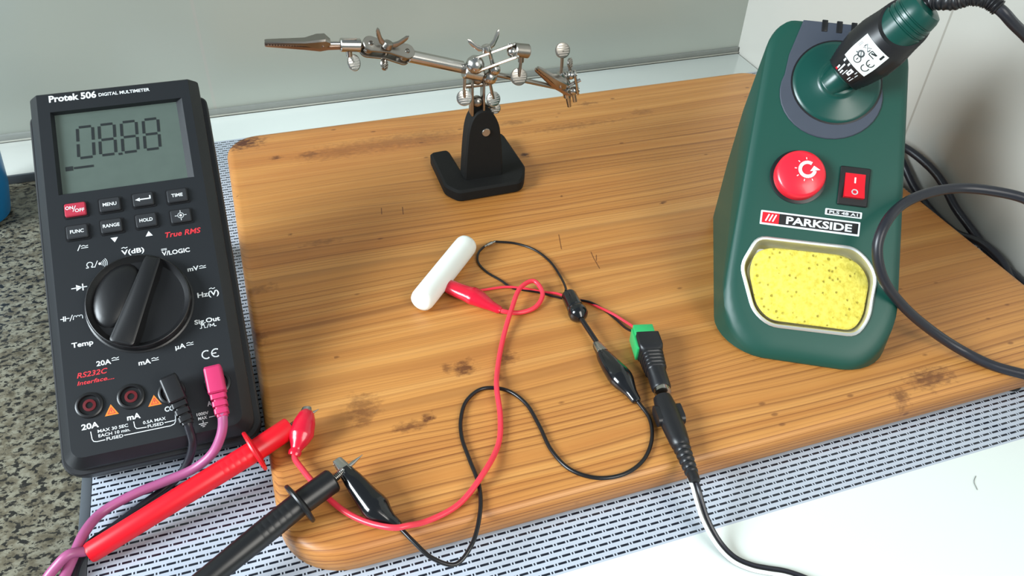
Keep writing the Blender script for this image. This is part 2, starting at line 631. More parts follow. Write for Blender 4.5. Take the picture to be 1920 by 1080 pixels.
def thing(name, label, cat, loc=(0, 0, 0), rot=None, group=None):
    o = bpy.data.objects.new(name, None)
    C.objects.link(o)
    m = (rot.to_4x4() if rot is not None else Matrix())
    m.translation = V(loc) * S
    o.matrix_basis = m
    o.empty_display_size = 0.01
    return tag(o, label, cat, group)


# ------------------------------------------------------------------ the kitchen
b = MB(); b.box((14, 68.9, 40), (124, 2, 90)); tag(b.build('wall_back', 'tile_back'), kind='structure')
b = MB(); b.box((49.3, 19, 40), (2, 98, 90)); tag(b.build('wall_right', 'tile_right'), kind='structure')
b = MB(); b.box((14, 67.76, 0.3), (68.4, 0.28, 0.6), 0.06); tag(b.build('trim_1', 'trim'), kind='structure')
b = MB(); b.box((14, 67.56, 0.07), (68.4, 0.12, 0.12), 0.02); tag(b.build('trim_2', 'trim_light'), kind='structure')
b = MB(); b.box((6, 21, -1.9), (84, 94, 2.4)); tag(b.build('countertop', 'granite'), kind='structure')

ledge = thing('wall_ledge', 'white glossy ledge along the tiled wall over the granite', 'ledge')
b = MB(); b.box((-24, 64.9, -0.25), (25.0, 5.2, 0.5), 0.05); b.build('shelf', 'ledge', ledge)
b = MB(); b.box((-24, 62.2, -0.35), (25.0, 0.2, 0.68), 0.03); b.build('edge_strip', 'hob_frame', ledge)

hob = thing('hob', 'white glass hob printed with rows of black dashes', 'hob')
b = MB(); b.box((18.6, 38.6, -0.35), (59.0, 57.7, 0.7), 0.04); b.build('glass_top', 'hob', hob)
b = MB(); b.box((-11.16, 38.6, -0.36), (0.5, 57.7, 0.7), 0.05); b.build('side_frame', 'hob_frame', hob)

board = thing('wooden_board', 'pine board with rounded corners and burn marks on the white hob', 'board')
b = MB()
pl = rrect(-2.2, 45.9, 21.5, 60.55, (3.2, 3.2, 2.4, 2.4), 10)
rs = []
for ins, z in ((0.5, 0.12), (0.18, 0.2), (0.0, 0.45), (0.0, 1.25), (0.10, 1.55), (0.28, 1.73), (0.55, 1.8)):
    rs.append([(x, y, z) for x, y in inset_poly(pl, ins)])
b.loft(rs); b.build('board_slab', 'wood', board, 50)
for fx, fy in ((39.9, 22.3), (0.8, 24.5), (0.8, 57.5), (43.2, 57.5)):
    b = MB(); b.cyl((fx, fy, 0.0), (fx, fy, 0.2), 0.7); b.build('rubber_foot', 'black_soft', board)

jar = thing('blue_jar', 'blue plastic jar standing at the left edge behind the meter', 'jar', (-20.0, 58.2, -0.7))
b = MB(); b.lathe([(2.0, 0), (2.3, .2), (2.8, 2.2), (3.1, 5), (3.15, 6.6), (3.0, 6.8)], n=32); b.build('jar_body', 'blue', jar)
b = MB(); b.lathe([(3.2, 6.8), (3.3, 7.0), (3.3, 8.0), (3.1, 8.2)], n=32); b.build('lid', M['blue'], jar)

# ------------------------------------------------------------------ multimeter
Mq = Matrix.Rotation(R(-0.3), 3, 'Z') @ Matrix.Rotation(R(30.3), 3, 'X')
mt = thing('digital_multimeter', 'black handheld digital multimeter propped up at a tilt with a big dial', 'multimeter', (-7.07, 30.65, 0.02), Mq)
b = MB()
def mring(hw, y0, y1, rb, rt, z):
    return [(x, y, z) for x, y in rrect(-hw, hw, y0, y1, (rb, rb, rt, rt), 6)]
b.loft([mring(4.3, .25, 20.4, .7, .5, 0.0), mring(4.6, .08, 20.55, .9, .5, .15), mring(4.74, 0.0, 20.6, .95, .5, .9), mring(4.74, 0.0, 20.65, .95, .5, 1.42), mring(4.66, .06, 20.55, .9, .45, 1.5), mring(4.45, .2, 20.4, .8, .4, 1.5)])
b.build('rear_case', 'meter_rear', mt)
b = MB()
vr = b.loft([mring(4.42, .28, 21.15, .75, .12, 1.2), mring(4.46, .22, 21.2, .8, .12, 1.66), mring(4.46, .22, 21.25, .8, .12, 2.06), mring(4.40, .27, 21.25, .78, .1, 2.14), mring(4.02, .60, 21.12, .6, .08, 2.62), mring(3.97, .64, 21.05, .55, .06, 2.67)], cap1=False)
lo = [b._v((x, y, 2.67)) for x, y in ((-3.36, 19.9), (-3.36, 14.78), (3.5, 14.78), (3.5, 19.9))]
b.hole_face(vr[-1], lo)
li = [b._v((x, y, 2.38)) for x, y in ((-3.22, 19.86), (-3.22, 14.95), (3.14, 14.95), (3.14, 19.86))]
for i in range(4):
    b.bm.faces.new((lo[i], lo[(i + 1) % 4], li[(i + 1) % 4], li[i]))
b.build('front_case', 'meter', mt, 25)
lcd_b = MB(); lcd_b.box((0, 17.4, 2.33), (6.5, 5.1, 0.1)); lcd = lcd_b.build('display', 'lcd', mt)
seg = MB()
def digit(cx0, cy0, on, w=0.78, h=1.92, t=0.145):
    hw, hh = w / 2, h / 2
    sl = 0.05
    bars = {'a': ((-hw, hh), (hw, hh)), 'g': ((-hw, 0), (hw, 0)), 'd': ((-hw, -hh), (hw, -hh)),
            'f': ((-hw, 0), (-hw, hh)), 'b': ((hw, 0), (hw, hh)), 'e': ((-hw, -hh), (-hw, 0)), 'c': ((hw, -hh), (hw, 0))}
    for k in on:
        (ax, ay), (bx, by) = bars[k]
        A, B = V(cx0 + ax + sl * ay, cy0 + ay), V(cx0 + bx + sl * by, cy0 + by)
        d = (B - A).normalized()
        stroke(seg, [A + d * 0.13, B - d * 0.13], t, 2.395)
for dx_, on in ((-1.81, 'abcdef'), (-.70, 'abcdefg'), (.45, 'abcdefg'), (1.6, 'abcdefg')):
    digit(dx_, 17.97, on)
stroke(seg, [(-.19, 16.96), (-.07, 16.96)], .13, 2.395)
stroke(seg, [(-2.88, 16.44), (-2.66, 16.44)], .26, 2.395)
for i in range(7):
    stroke(seg, [(-2.5 + i * .14, 16.44), (-2.43 + i * .14, 16.44)], .13, 2.395)
seg.build('display_digits', 'dark_ink', lcd)

white, red, orange = MB(), MB(), MB()
ZF = 2.68
txt(white, 'Protek 506', -2.14, 20.74, .40, 2.42, bold=.034, z=ZF)
txt(white, 'DIGITAL MULTIMETER', .53, 20.68, .20, 2.68, bold=.022, z=ZF)
white.build('brand_lettering', 'white_ink', mt)
white = MB()
bt = [(-2.6, 13.75, 'ON/OFF'), (-.90, 13.75, 'MENU'), (.77, 13.78, ''), (2.5, 13.72, 'TIME'), (-2.62, 12.45, 'FUNC'), (-.95, 12.5, 'RANGE'), (.78, 12.52, 'HOLD'), (2.53, 12.48, '')]
for i, (x, y, s) in enumerate(bt):
    b = MB(); b.prism(rrect(x - .6, x + .6, y - .46, y + .46, .1, 3), 2.67, 2.71); bez = b.build('button_surround', 'black', mt)
    b = MB(); b.prism(rrect(x - .52, x + .52, y - .38, y + .38, .1, 3), 2.66, 2.86, .05)
    ob = b.build('button', 'button_red' if i == 0 else 'button', mt)
    if i == 0:
        ob['label'] = 'red ON/OFF button'
    zb = 2.868
    white_all, white = white, MB()
    if s == 'ON/OFF':
        txt(white, 'ON', x - .27, y + .1, .19, .38, bold=.02, z=zb); stroke(white, [(x - .1, y - .14), (x + .04, y + .18)], .035, zb); txt(white, 'OFF', x + .22, y - .1, .19, .46, bold=.02, z=zb)
    elif s:
        txt(white, s, x, y, .19, {'MENU': .68, 'TIME': .58, 'FUNC': .66, 'RANGE': .82, 'HOLD': .66}[s], bold=.02, z=zb)
    elif i == 2:
        stroke(white, [(x + .36, y + .14), (x + .36, y - .02), (x - .2, y - .02)], .07, zb)
        white.add([(x - .4, y - .02, zb), (x - .16, y - .13, zb), (x - .16, y + .09, zb)], [(0, 1, 2)])
    else:
        stroke(white, arc(x, y, .15, 0, 360, 20), .03, zb)
        white.add([(*p, zb) for p in arc(x, y, .07, 0, 360, 12)[:-1]], [tuple(range(12))])
        for a in range(0, 360, 90):
            stroke(white, [(x + .19 * math.cos(R(a)), y + .19 * math.sin(R(a))), (x + .29 * math.cos(R(a)), y + .29 * math.sin(R(a)))], .03, zb)
    white.build('button_legend', 'white_ink', ob)
    white = white_all
white.add([(-1.09, 11.86, ZF), (-.91, 11.58, ZF), (-.73, 11.86, ZF)], [(0, 1, 2)])
white.add([(.62, 11.64, ZF), (.98, 11.64, ZF), (.80, 11.93, ZF)], [(0, 1, 2)])
txt(red, 'True RMS', 2.5, 11.54, .30, 1.82, bold=.02, z=ZF, shear=.25)
def acdc(x, y, k=1.0):
    stroke(white, [(x - .16 * k, y + .07), (x - .05 * k, y + .11), (x + .05 * k, y + .05), (x + .16 * k, y + .09)], .035, ZF)
    stroke(white, [(x - .16 * k, y - .03), (x + .16 * k, y - .03)], .035, ZF)
stroke(white, [(-2.72, 11.42), (-2.58, 11.72)], .04, ZF); acdc(-2.38, 11.56)
txt(white, 'V(dB)', -.1, 10.92, .26, 1.12, bold=.024, z=ZF); stroke(white, [(-.62, 11.17), (-.52, 11.21), (-.44, 11.15), (-.34, 11.19)], .04, ZF)
txt(white, 'V/LOGIC', 2.0, 10.50, .24, 1.4, bold=.022, z=ZF); stroke(white, [(1.3, 10.76), (1.56, 10.76)], .035, ZF); stroke(white, [(1.3, 10.69), (1.4, 10.69)], .03, ZF); stroke(white, [(1.46, 10.69), (1.56, 10.69)], .03, ZF)
txt(white, 'mV', 2.72, 9.38, .25, .56, bold=.024, z=ZF); acdc(3.2, 9.36)
txt(white, 'Hz(V)', 3.27, 7.83, .27, 1.08, bold=.024, z=ZF); stroke(white, [(3.36, 8.08), (3.46, 8.12), (3.54, 8.06), (3.64, 8.10)], .04, ZF)
txt(white, 'Sig.Out', 3.02, 6.38, .24, 1.26, bold=.024, z=ZF)
stroke(white, [(2.62, 6.0), (2.7, 6.0), (2.7, 6.16), (2.84, 6.16), (2.84, 6.0), (2.92, 6.0)], .035, ZF); stroke(white, [(2.97, 5.98), (3.06, 6.18)], .03, ZF)
stroke(white, [(3.12, 6.0), (3.12, 6.16), (3.22, 6.04), (3.32, 6.16), (3.32, 6.0), (3.42, 6.0)], .035, ZF)
txt(white, '\u00b5A', 1.55, 5.25, .25, .5, bold=.024, z=ZF); acdc(2.02, 5.26)
txt(white, 'mA', -.22, 4.78, .25, .58, bold=.024, z=ZF); acdc(.28, 4.8)
txt(white, '20A', -2.1, 5.15, .25, .68, bold=.024, z=ZF); acdc(-1.55, 5.2)
txt(white, 'Temp', -2.97, 6.33, .25, 1.0, bold=.024, z=ZF)
# capacitor, diode and ohm marks
x, y = -3.35, 7.8
stroke(white, [(x - .5, y), (x - .36, y)], .04, ZF); stroke(white, [(x - .36, y - .12), (x - .36, y + .12)], .05, ZF)
stroke(white, [(x - .28, y - .12), (x - .28, y + .12)], .05, ZF); stroke(white, [(x - .28, y), (x - .1, y)], .04, ZF); stroke(white, [(x - .08, y - .16), (x + .06, y + .14)], .035, ZF)
stroke(white, [(x + .08, y - .12)] + arc(x + .17, y, .07, 180, 0, 6) + arc(x + .31, y, .07, 180, 0, 6) + arc(x + .45, y, .07, 180, 0, 6)[:] + [(x + .52, y - .12)], .035, ZF)
x, y = -2.84, 9.36
white.add([(x - .14, y - .17, ZF), (x + .16, y, ZF), (x - .14, y + .17, ZF)], [(0, 1, 2)])
stroke(white, [(x - .36, y), (x + .36, y)], .05, ZF); stroke(white, [(x + .17, y - .17), (x + .17, y + .17)], .06, ZF)
x, y = -1.89, 10.5
stroke(white, [(x - .52, y - .13), (x - .42, y - .13)] + arc(x - .34, y + .03, .14, 240, -60, 12) + [(x - .26, y - .13), (x - .16, y - .13)], .045, ZF)
stroke(white, [(x - .12, y - .16), (x + .04, y + .18)], .035, ZF)
white.add([(*p, ZF) for p in arc(x + .14, y, .07, 0, 360, 10)[:-1]], [tuple(range(10))])
for rr_ in (.14, .22, .30, .38):
    stroke(white, arc(x + .12, y, rr_, -40, 40, 6), .03, ZF)
stroke(white, arc(2.73, 4.55, .21, 60, 300, 12), .06, ZF); stroke(white, arc(3.2, 4.55, .21, 60, 300, 12), .06, ZF); stroke(white, [(3.0, 4.55), (3.2, 4.55)], .05, ZF)
red.build('red_lettering', 'red_ink', mt)
red, rtri = MB(), MB()
txt(red, 'RS232C', -2.67, 4.72, .26, 1.42, bold=.02, z=ZF, shear=.25)
txt(red, 'Interface....', -2.55, 4.32, .2, 1.7, bold=.02, z=ZF, shear=.25)
white.build('dial_lettering', 'white_ink', mt)
white = MB()
txt(white, '20A', -3.02, 2.1, .27, .78, bold=.03, z=ZF)
txt(white, 'mA', -1.03, 2.12, .27, .62, bold=.03, z=ZF)
txt(white, 'COM', .76, 2.15, .24, .7, bold=.03, z=ZF)
txt(white, 'A', 2.52, 1.99, .24, .22, bold=.03, z=ZF)
txt(white, 'MAX 30 SEC', -2.02, 1.75, .15, 1.38, bold=.014, z=ZF)
txt(white, 'EACH 10 min.', -1.98, 1.52, .15, 1.44, bold=.014, z=ZF)
txt(white, 'FUSED', -1.98, 1.29, .15, .76, bold=.014, z=ZF)
txt(white, '0.5A MAX', -.12, 1.71, .15, 1.06, bold=.014, z=ZF)
txt(white, 'FUSED', -.09, 1.48, .15, .74, bold=.014, z=ZF)
txt(white, '1000V', 2.13, 1.55, .15, .56, bold=.014, z=ZF)
txt(white, 'MAX', 2.1, 1.33, .15, .42, bold=.014, z=ZF)
stroke(white, [(2.1, 1.2), (2.1, 1.06)], .03, ZF)
for k, wk in enumerate((.2, .12, .05)):
    stroke(white, [(2.1 - wk, 1.05 - k * .08), (2.1 + wk, 1.05 - k * .08)], .035, ZF)
stroke(white, [(2.42, 1.3), (2.72, 1.31)], .04, ZF)
stroke(white, [(-3.02, 1.8), (-2.99, 1.42), (-2.93, 1.3), (-2.8, 1.26), (-2.43, 1.27)], .04, ZF)
stroke(white, [(-1.55, 1.29), (.58, 1.28), (.76, 1.33), (.84, 1.45), (.87, 1.83)], .04, ZF)
stroke(white, [(-1.06, 1.86), (-1.04, 1.6), (-.97, 1.49), (-.52, 1.46)], .04, ZF)
stroke(white, [(.34, 1.5), (.78, 1.5), (.84, 1.54)], .04, ZF)
for x, y in ((-2.0, 2.66), (0.0, 2.7)):
    orange, rtri = MB(), MB()
    orange.add([(x - .32, y - .25, ZF), (x + .32, y - .25, ZF), (x, y + .3, ZF)], [(0, 1, 2)])
    stroke(rtri, [(x - .16, y - .16), (x + .16, y - .16), (x, y + .13), (x - .16, y - .16)], .03, ZF + .004)
    stroke(rtri, [(x, y + .02), (x, y - .08)], .04, ZF + .004)
    rtri.build('warning_mark', 'red_ink', orange.build('warning_triangle', 'orange_ink', mt))
white.build('socket_lettering', 'white_ink', mt)
red.build('red_lettering', 'red_ink', mt)

# rotary dial
dial_T = Matrix.Translation((-.06, 7.92, 2.66))
b = MB(dial_T)
b.lathe([(2.64, 0), (2.64, .06), (2.58, .08), (2.55, .1), (2.54, .52), (2.5, .58), (2.46, .6), (2.36, .46), (2.2, .30), (1.6, .26), (.9, .34), (.05, .40)], n=64)
dial = b.build('rotary_dial', 'black', mt)
b = MB(dial_T @ Matrix.Rotation(R(-25), 4, 'Z'))
b.ball((-1.15, .1, .18), 1.2, 24, .95, 1.55, .40)
def gb(wb, wt, L, z):
    return [(x, y, z) for x, y in rrect(-wb / 2, wb / 2, -L, L, .18, 3)]
b.loft([[(x * (1.0 - .09 * y), y, z) for x, y, z in g] for g in (gb(1.3, 0, 2.46, .2), gb(1.06, 0, 2.44, .6), gb(.98, 0, 2.4, .72), gb(.8, 0, 2.34, .77))])
b.build('pointer_grip', 'black', dial)

# input sockets
for x, y, in ((-2.95, 3.12), (-1.04, 3.14), (.85, 2.95), (3.05, 2.95)):
    b = MB(Matrix.Translation((x, y, 2.66)))
    b.lathe([(.66, 0), (.64, .10), (.58, .14), (.50, .14), (.44, -.02), (.42, -.05)], n=32, cap0=False, cap1=False)
    b.lathe([(.43, .012), (.05, .012)], n=32, cap0=False)
    sk = b.build('input_socket', 'black', mt)
    b = MB(Matrix.Translation((x, y, 2.67))); b.lathe([(.30, .0), (.30, .05), (.17, .06), (.16, .01)], n=24, cap0=False, cap1=False); b.build('socket_liner', 'socket_red', sk)
b = MB()
b.prism(rrect(-2.6, 2.6, -.25, .25, .1, 2), 0, 9.2, T=frame_from((0, 13.0, -.05), (1, 0, 0), (0, .93, -.3), (0, .30, -.93)))
b.build('tilt_stand', 'meter_rear', mt)

# ------------------------------------------------------------------ test leads
def meter_pt(p):
    return Mq @ V(p) + V(-7.07, 30.65, 0.02)

def lead_plug(mb, top, direc, w=.86):
    """right-angle banana plug lying over the panel, in meter coordinates"""
    y = V(direc).normalized(); z = V(0, 0, 1); x = y.cross(z)
    L0 = frame_from(top, x, y, z)
    T = mb.T @ L0
    mb.loft([[(px, 0.0, pz) for px, pz in rrect(-w / 2 * .9, w / 2 * .9, .12, .75, .1, 3)],
             [(px, .12, pz) for px, pz in rrect(-w / 2, w / 2, .04, .86, .14, 3)],
             [(px, 1.35, pz) for px, pz in rrect(-w / 2, w / 2, .04, .86, .14, 3)],
             [(px, 1.42, pz) for px, pz in rrect(-w / 2 * .84, w / 2 * .84, .12, .78, .14, 3)]], T=T)
    for k in range(3):
        a = 1.45 + k * .38
        s = 1 - .06 * k
        mb.loft([[(px, a, pz) for px, pz in rrect(-.38 * s, .38 * s, .1, .74, .12, 3)], [(px, a + .25, pz) for px, pz in rrect(-.38 * s, .38 * s, .1, .74, .12, 3)]], T=T)
        mb.loft([[(px, a + .2, pz) for px, pz in rrect(-.26, .26, .2, .64, .1, 3)], [(px, a + .4, pz) for px, pz in rrect(-.26, .26, .2, .64, .1, 3)]], T=T)
    mb.cyl(L0 @ V(0, .45, .2), L0 @ V(0, .45, -.2), .34)
    return L0 @ V(0, 2.5, .42)

def test_probe(parent, tail, guard, nose, tip, colr, r=.52, rt=.46, rg=1.15):
    tail, guard, nose, tip = map(V, (tail, guard, nose, tip))
    d = (guard - tail).normalized()
    L = (guard - tail).length
    b = MB()
    b.lathe([(rt * .5, 0), (rt * .9, .05), (rt, .18), (rt * 1.05, L * .55), (r, L * .8)] + [q for k in range(7) for q in ((r * .993, L * .8 + k * .3 + .02), (r * 1.0, L * .8 + k * .3 + .05), (r * 1.0, L * .8 + k * .3 + .26), (r * .993, L * .8 + k * .3 + .28)) if L * .8 + k * .3 + .3 < L] + [(r, L)], axis_frame(tail, d), 28)
    h = b.build('handle', colr, parent)
    b = MB()
    Lg = (nose - guard).length
    b.lathe([(r * 1.1, -.1), (rg * .96, -.08), (rg, .0), (rg * .96, .1), (r * 1.15, .16), (r * 1.02, .2)], axis_frame(guard, d), 32, ey=.92)
    b.build('finger_guard', colr, parent)
    b = MB()
    d2 = (nose - guard).normalized()
    b.lathe([(r * 1.02, .0), (r * 1.02, Lg - .08), (r * .92, Lg), (r * .5, Lg + .01)], axis_frame(guard, d2), 28)
    b.build('nose_sleeve', colr, parent)
    b = MB()
    d3 = (tip - nose).normalized(); Lt = (tip - nose).length
    prof = [(.2, 0)]
    for k in range(8):
        prof += [(.17, .05 + k * .075), (.2, .08 + k * .075)]
    b.lathe(prof + [(.14, .72), (.11, .8), (.10, Lt * .7), (.012, Lt)], axis_frame(nose, d3), 14)
    b.build('metal_tip', 'chrome', parent)

rl = thing('test_lead', 'red test probe with pink cable plugged into the right meter socket', 'test lead')
b = MB(Mq.to_4x4()); b.T.translation = V(-7.07, 30.65, .02)
ex = lead_plug(b, (3.0, 3.62, 2.95), (.045, -1, 0))
b.build('plug', 'pink_plug', rl)
test_probe(rl, (-10.7, 25.77, .66), (-2.78, 28.16, 2.32), (-.89, 28.93, 2.62), (.62, 29.55, 2.78), 'red', .54, .5)
b = MB()
p0 = meter_pt(ex)
b.tube([meter_pt(ex + V(-.0, .25, 0)), p0, (-4.05, 29.57, 3.05), (-4.29, 29.27, 2.55), (-4.81, 29.02, 1.85), (-5.78, 28.9, 1.2), (-7.24, 28.8, .85), (-8.74, 28.53, .75), (-10.2, 28.0, .6), (-10.85, 27.0, .74), (-11.25, 25.9, .72), (-12.0, 24.1, .3), (-12.5, 22.0, -.3), (-12.8, 20.0, -.42)], .24, 12)
b.build('cable', 'pink', rl)
b = MB(); b.tube([(-10.3, 25.9, .75), (-10.75, 25.78, .9), (-11.3, 25.58, 1.24), (-12.0, 25.25, .9), (-12.8, 24.8, .3), (-14.0, 24.2, -.25), (-16.5, 22.5, -.43)], .23, 12); b.build('probe_cable', 'pink', rl)

bl = thing('test_lead', 'black test probe and cable plugged into the meter beside the pink plug', 'test lead')
b = MB(Mq.to_4x4()); b.T.translation = V(-7.07, 30.65, .02)
ex = lead_plug(b, (.88, 3.55, 2.95), (.24, -1, 0))
b.build('plug', 'black_soft', bl)
test_probe(bl, (-10.4, 19.85, .72), (-1.06, 23.98, 2.92), (.61, 24.74, 3.07), (2.17, 25.66, 3.22), 'black', .58, .5, 1.1)
b = MB()
b.tube([meter_pt(ex + V(-.06, .25, 0)), meter_pt(ex), (-5.58, 29.7, 3.05), (-5.58, 29.45, 2.5), (-5.95, 29.36, 1.5), (-6.6, 29.2, .6), (-7.35, 28.9, .24), (-8.46, 28.15, .24), (-9.77, 27.25, .24), (-10.75, 26.62, .24), (-11.3, 25.6, .24), (-11.42, 24.2, .25), (-11.5, 22.0, .24), (-11.3, 19.5, .24)], .21, 12)
b.build('cable', 'cord', bl)

# ------------------------------------------------------------------ crocodile clip leads
def croc(parent, path, col, rmax=.6, jaw=None, rj=.34, flat=.8, prof=None):
    """vinyl boot along path: path[0] is the mouth end, path[-1] the wire end"""
    b = MB()
    def rad(t):
        pts = prof or [(0, rj), (.10, rj * 1.12), (.36, rmax * .86), (.5, rmax * .99), (.58, rmax), (.66, rmax * .9), (.86, .34), (.98, .28), (1, .22)]
        for (a, u), (c, v) in zip(pts[:-1], pts[1:]):
            if t <= c:
                k = (t - a) / (c - a)
                return u + (v - u) * k
        return .2
    b.tube(path, rad, 20, 8, flat=flat)
    boot = b.build('boot', col, parent, 60)
    if jaw:
        a, c = V(path[0]), V(path[1])
        d = (a - c).normalized()
        side = d.cross(V(0, 0, 1)).normalized()
        up = side.cross(d)
        b = MB()
        for sgn in (1, -1):
            T = frame_from(a - d * .3, side, d, up)
            top = .30 * sgn
            L = jaw + .3
            # U-shaped half jaw with teeth along the bite
            sec = [(q * 1.25, w_) for q, w_ in ((-.26, .06), (-.25, .2), (-.14, .29), (.14, .29), (.25, .2), (.26, .06), (.2, .06), (.18, .17), (.1, .23), (-.1, .23), (-.18, .17), (-.2, .06))]
            rr0 = [(x, 0, z * sgn) for x, z in sec]
            rr1 = [(x * .72, L - .06, z * .72 * sgn) for x, z in sec]
            rr2 = [(x * .6, L, (z * .6 + .01) * sgn) for x, z in sec]
            b.loft([rr0, rr1, rr2], T=T)
            for k in range(int(L / .11)):
                for sx in (-1, 1):
                    yy = .1 + k * .11
                    s = 1 - .28 * yy / L
                    x0 = .23 * sx * s
                    b.add([T @ V(x0 - .03, yy, .07 * sgn), T @ V(x0 + .03, yy, .07 * sgn), T @ V(x0 + .03, yy + .1, .07 * sgn), T @ V(x0 - .03, yy + .1, .07 * sgn), T @ V(x0, yy + .05, .005 * sgn)],
                          [(0, 1, 4), (1, 2, 4), (2, 3, 4), (3, 0, 4), (3, 2, 1, 0)], Matrix())
        b.build('jaws', 'chrome', parent)
    return boot

rc = thing('clip_lead', 'red crocodile clip lead looping from the white tube to the red probe tip', 'clip lead', group=None)
croc(rc, [(9.6, 37.75, 2.32), (10.05, 37.15, 2.35), (10.6, 36.5, 2.38), (10.95, 36.15, 2.36), (11.54, 35.48, 2.2), (12.15, 34.85, 2.06)], 'red_vinyl', .64, jaw=.7, rj=.46, flat=.75)
croc(rc, [(.02, 29.5, 2.86), (-.12, 29.05, 2.82), (-.36, 28.5, 2.68), (-.6, 28.02, 2.5), (-.98, 27.42, 2.2)], 'red_vinyl', .66, jaw=.2, rj=.36, flat=.85, prof=[(0, .28), (.1, .40), (.35, .56), (.6, .64), (.76, .5), (.9, .27), (.94, .34), (1, .3)])
b = MB()
b.tube([(12.0, 35.0, 2.08), (12.3, 34.75, 2.05), (13.22, 34.45, 1.98), (14.33, 34.66, 2.0), (15.08, 35.57, 2.15), (14.89, 36.65, 2.3), (13.88, 36.2, 2.4), (12.72, 34.55, 2.3), (11.44, 32.37, 2.0), (10.52, 30.41, 1.97), (9.97, 28.9, 2.2), (9.58, 27.04, 2.0), (8.96, 25.38, 1.97), (7.56, 23.57, 2.25), (6.02, 22.44, 1.97), (4.32, 21.9, 2.1), (3.4, 21.68, 2.48), (2.85, 21.7, 2.54), (1.74, 22.5, 2.3), (.71, 23.65, 2.2), (-.1, 24.95, 2.4), (-.7, 26.4, 2.3), (-.96, 27.3, 2.22), (-.85, 27.6, 2.28)], .145, 12, 8)
b.build('wire', 'red_wire', rc)

kc = thing('clip_lead', 'black crocodile clip lead from the black probe tip to the thin stem', 'clip lead')
croc(kc, [(1.2, 25.2, 3.02), (1.5, 24.55, 2.9), (1.97, 23.56, 2.62), (2.3, 22.95, 2.45), (2.6, 22.5, 2.34), (3.05, 21.95, 2.12)], 'black_gloss', .66, jaw=.62, rj=.36, flat=.8)
croc(kc, [(16.47, 29.85, 2.25), (16.46, 29.3, 2.3), (16.53, 28.2, 2.36), (16.66, 27.3, 2.34), (16.78, 26.6, 2.2), (16.9, 25.8, 2.06)], 'black_gloss', .68, jaw=.6, rj=.32, flat=.8)
b = MB()
b.tube([(2.9, 22.15, 2.12), (3.1, 21.9, 2.08), (3.53, 21.15, 1.93), (4.16, 20.3, 1.6), (5.14, 19.85, 1.3), (6.06, 20.4, 1.6), (6.87, 21.75, 1.93), (7.26, 23.21, 1.92), (7.26, 24.89, 1.92), (7.28, 26.3, 1.92), (7.57, 27.51, 1.92), (8.23, 28.67, 1.92), (9.29, 29.24, 1.92), (10.5, 28.75, 1.92), (11.17, 27.58, 1.92), (11.34, 25.98, 1.92), (11.39, 24.14, 1.92), (11.87, 22.78, 1.92), (12.9, 21.95, 1.92), (14.24, 21.75, 1.92), (15.51, 22.2, 1.92), (16.55, 23.28, 1.92), (17.08, 24.61, 1.93), (16.98, 25.6, 2.02), (16.86, 26.1, 2.08)], .105, 12, 8)
b.build('wire', 'wire_black', kc)

# ------------------------------------------------------------------ white tube
b = MB()
a_, c_ = V(7.55, 36.32, 2.58), V(11.95, 41.2, 2.58)
dd = (c_ - a_); Lr = dd.length
b.lathe([(.3, 0), (.52, .03), (.67, .14), (.73, .36), (.74, .9), (.74, Lr - .9), (.73, Lr - .36), (.67, Lr - .14), (.52, Lr - .03), (.3, Lr)], axis_frame(a_, dd), 40)
tag(b.build('plastic_tube', 'white_rod', None, 60), 'smooth white plastic tube lying over the red clip on the board', 'tube')

# ------------------------------------------------------------------ thin twisted wires with crimp
tw = thing('wire_pair', 'thin red and black twisted wires running to the green screw terminal', 'wires')
b = MB()
b.tube([(16.45, 35.2, 2.3), (16.6, 35.55, 2.2), (16.82, 37.07, 1.95), (16.73, 38.75, 1.9), (16.15, 40.22, 1.9), (15.17, 41.17, 1.9), (13.95, 41.65, 1.95)], .08, 8)
b.tube([(13.1, 41.32, 1.95), (12.6, 40.85, 1.95), (12.36, 40.4, 1.92), (12.25, 39.82, 1.9), (12.48, 38.84, 1.88), (13.12, 37.72, 1.88), (13.54, 36.88, 1.88), (14.27, 36.42, 1.88), (15.0, 36.0, 1.88), (15.83, 35.3, 1.9), (16.4, 34.9, 1.9), (17.09, 34.55, 1.95), (17.72, 34.05, 1.98), (18.31, 33.2, 1.88), (18.6, 32.3, 1.9), (18.75, 31.31, 2.05), (19.03, 30.3, 2.4)], .075, 8)
b.build('black_wire', 'wire_black', tw)
b = MB()
b.tube([(10.75, 37.25, 1.95), (11.72, 37.15, 1.92), (13.22, 36.98, 1.95), (14.26, 36.5, 1.95), (15.34, 35.9, 1.9), (16.04, 35.55, 1.9), (16.73, 34.92, 1.87), (17.54, 34.35, 1.88), (17.95, 33.66, 1.95), (18.54, 32.75, 2.0), (18.95, 31.75, 2.1), (19.3, 30.3, 2.45)], .08, 8)
b.build('red_wire', 'red_wire', tw)
b = MB(); b.cyl((13.98, 41.66, 1.95), (13.75, 41.57, 1.95), .08); b.cyl((13.7, 41.55, 1.96), (13.3, 41.4, 1.96), .13, 12, .11); b.cyl((13.3, 41.4, 1.95), (13.06, 41.3, 1.95), .07)
b.build('crimp', 'chrome', tw)

cn = thing('cable_connector', 'small black barrel connector whose thin stem is held by the black clip', 'connector')
b = MB()
A, B_, D_ = V(16.5, 34.9, 2.28), V(16.4, 32.75, 2.28), V(16.56, 29.9, 2.25)
b.lathe([(.34, 0), (.44, .06), (.48, .2), (.50, 1.3), (.45, 1.36), (.45, 1.42), (.54, 1.5), (.58, 1.62), (.58, 1.95), (.5, 2.1), (.34, 2.25), (.2, 2.35)], axis_frame(A, B_ - A), 24)
b.build('barrel', 'black_gloss', cn)
b = MB(); b.cyl(B_ + V(0, .1, 0), D_, .15, 12); b.build('stem', 'wire_black', cn)

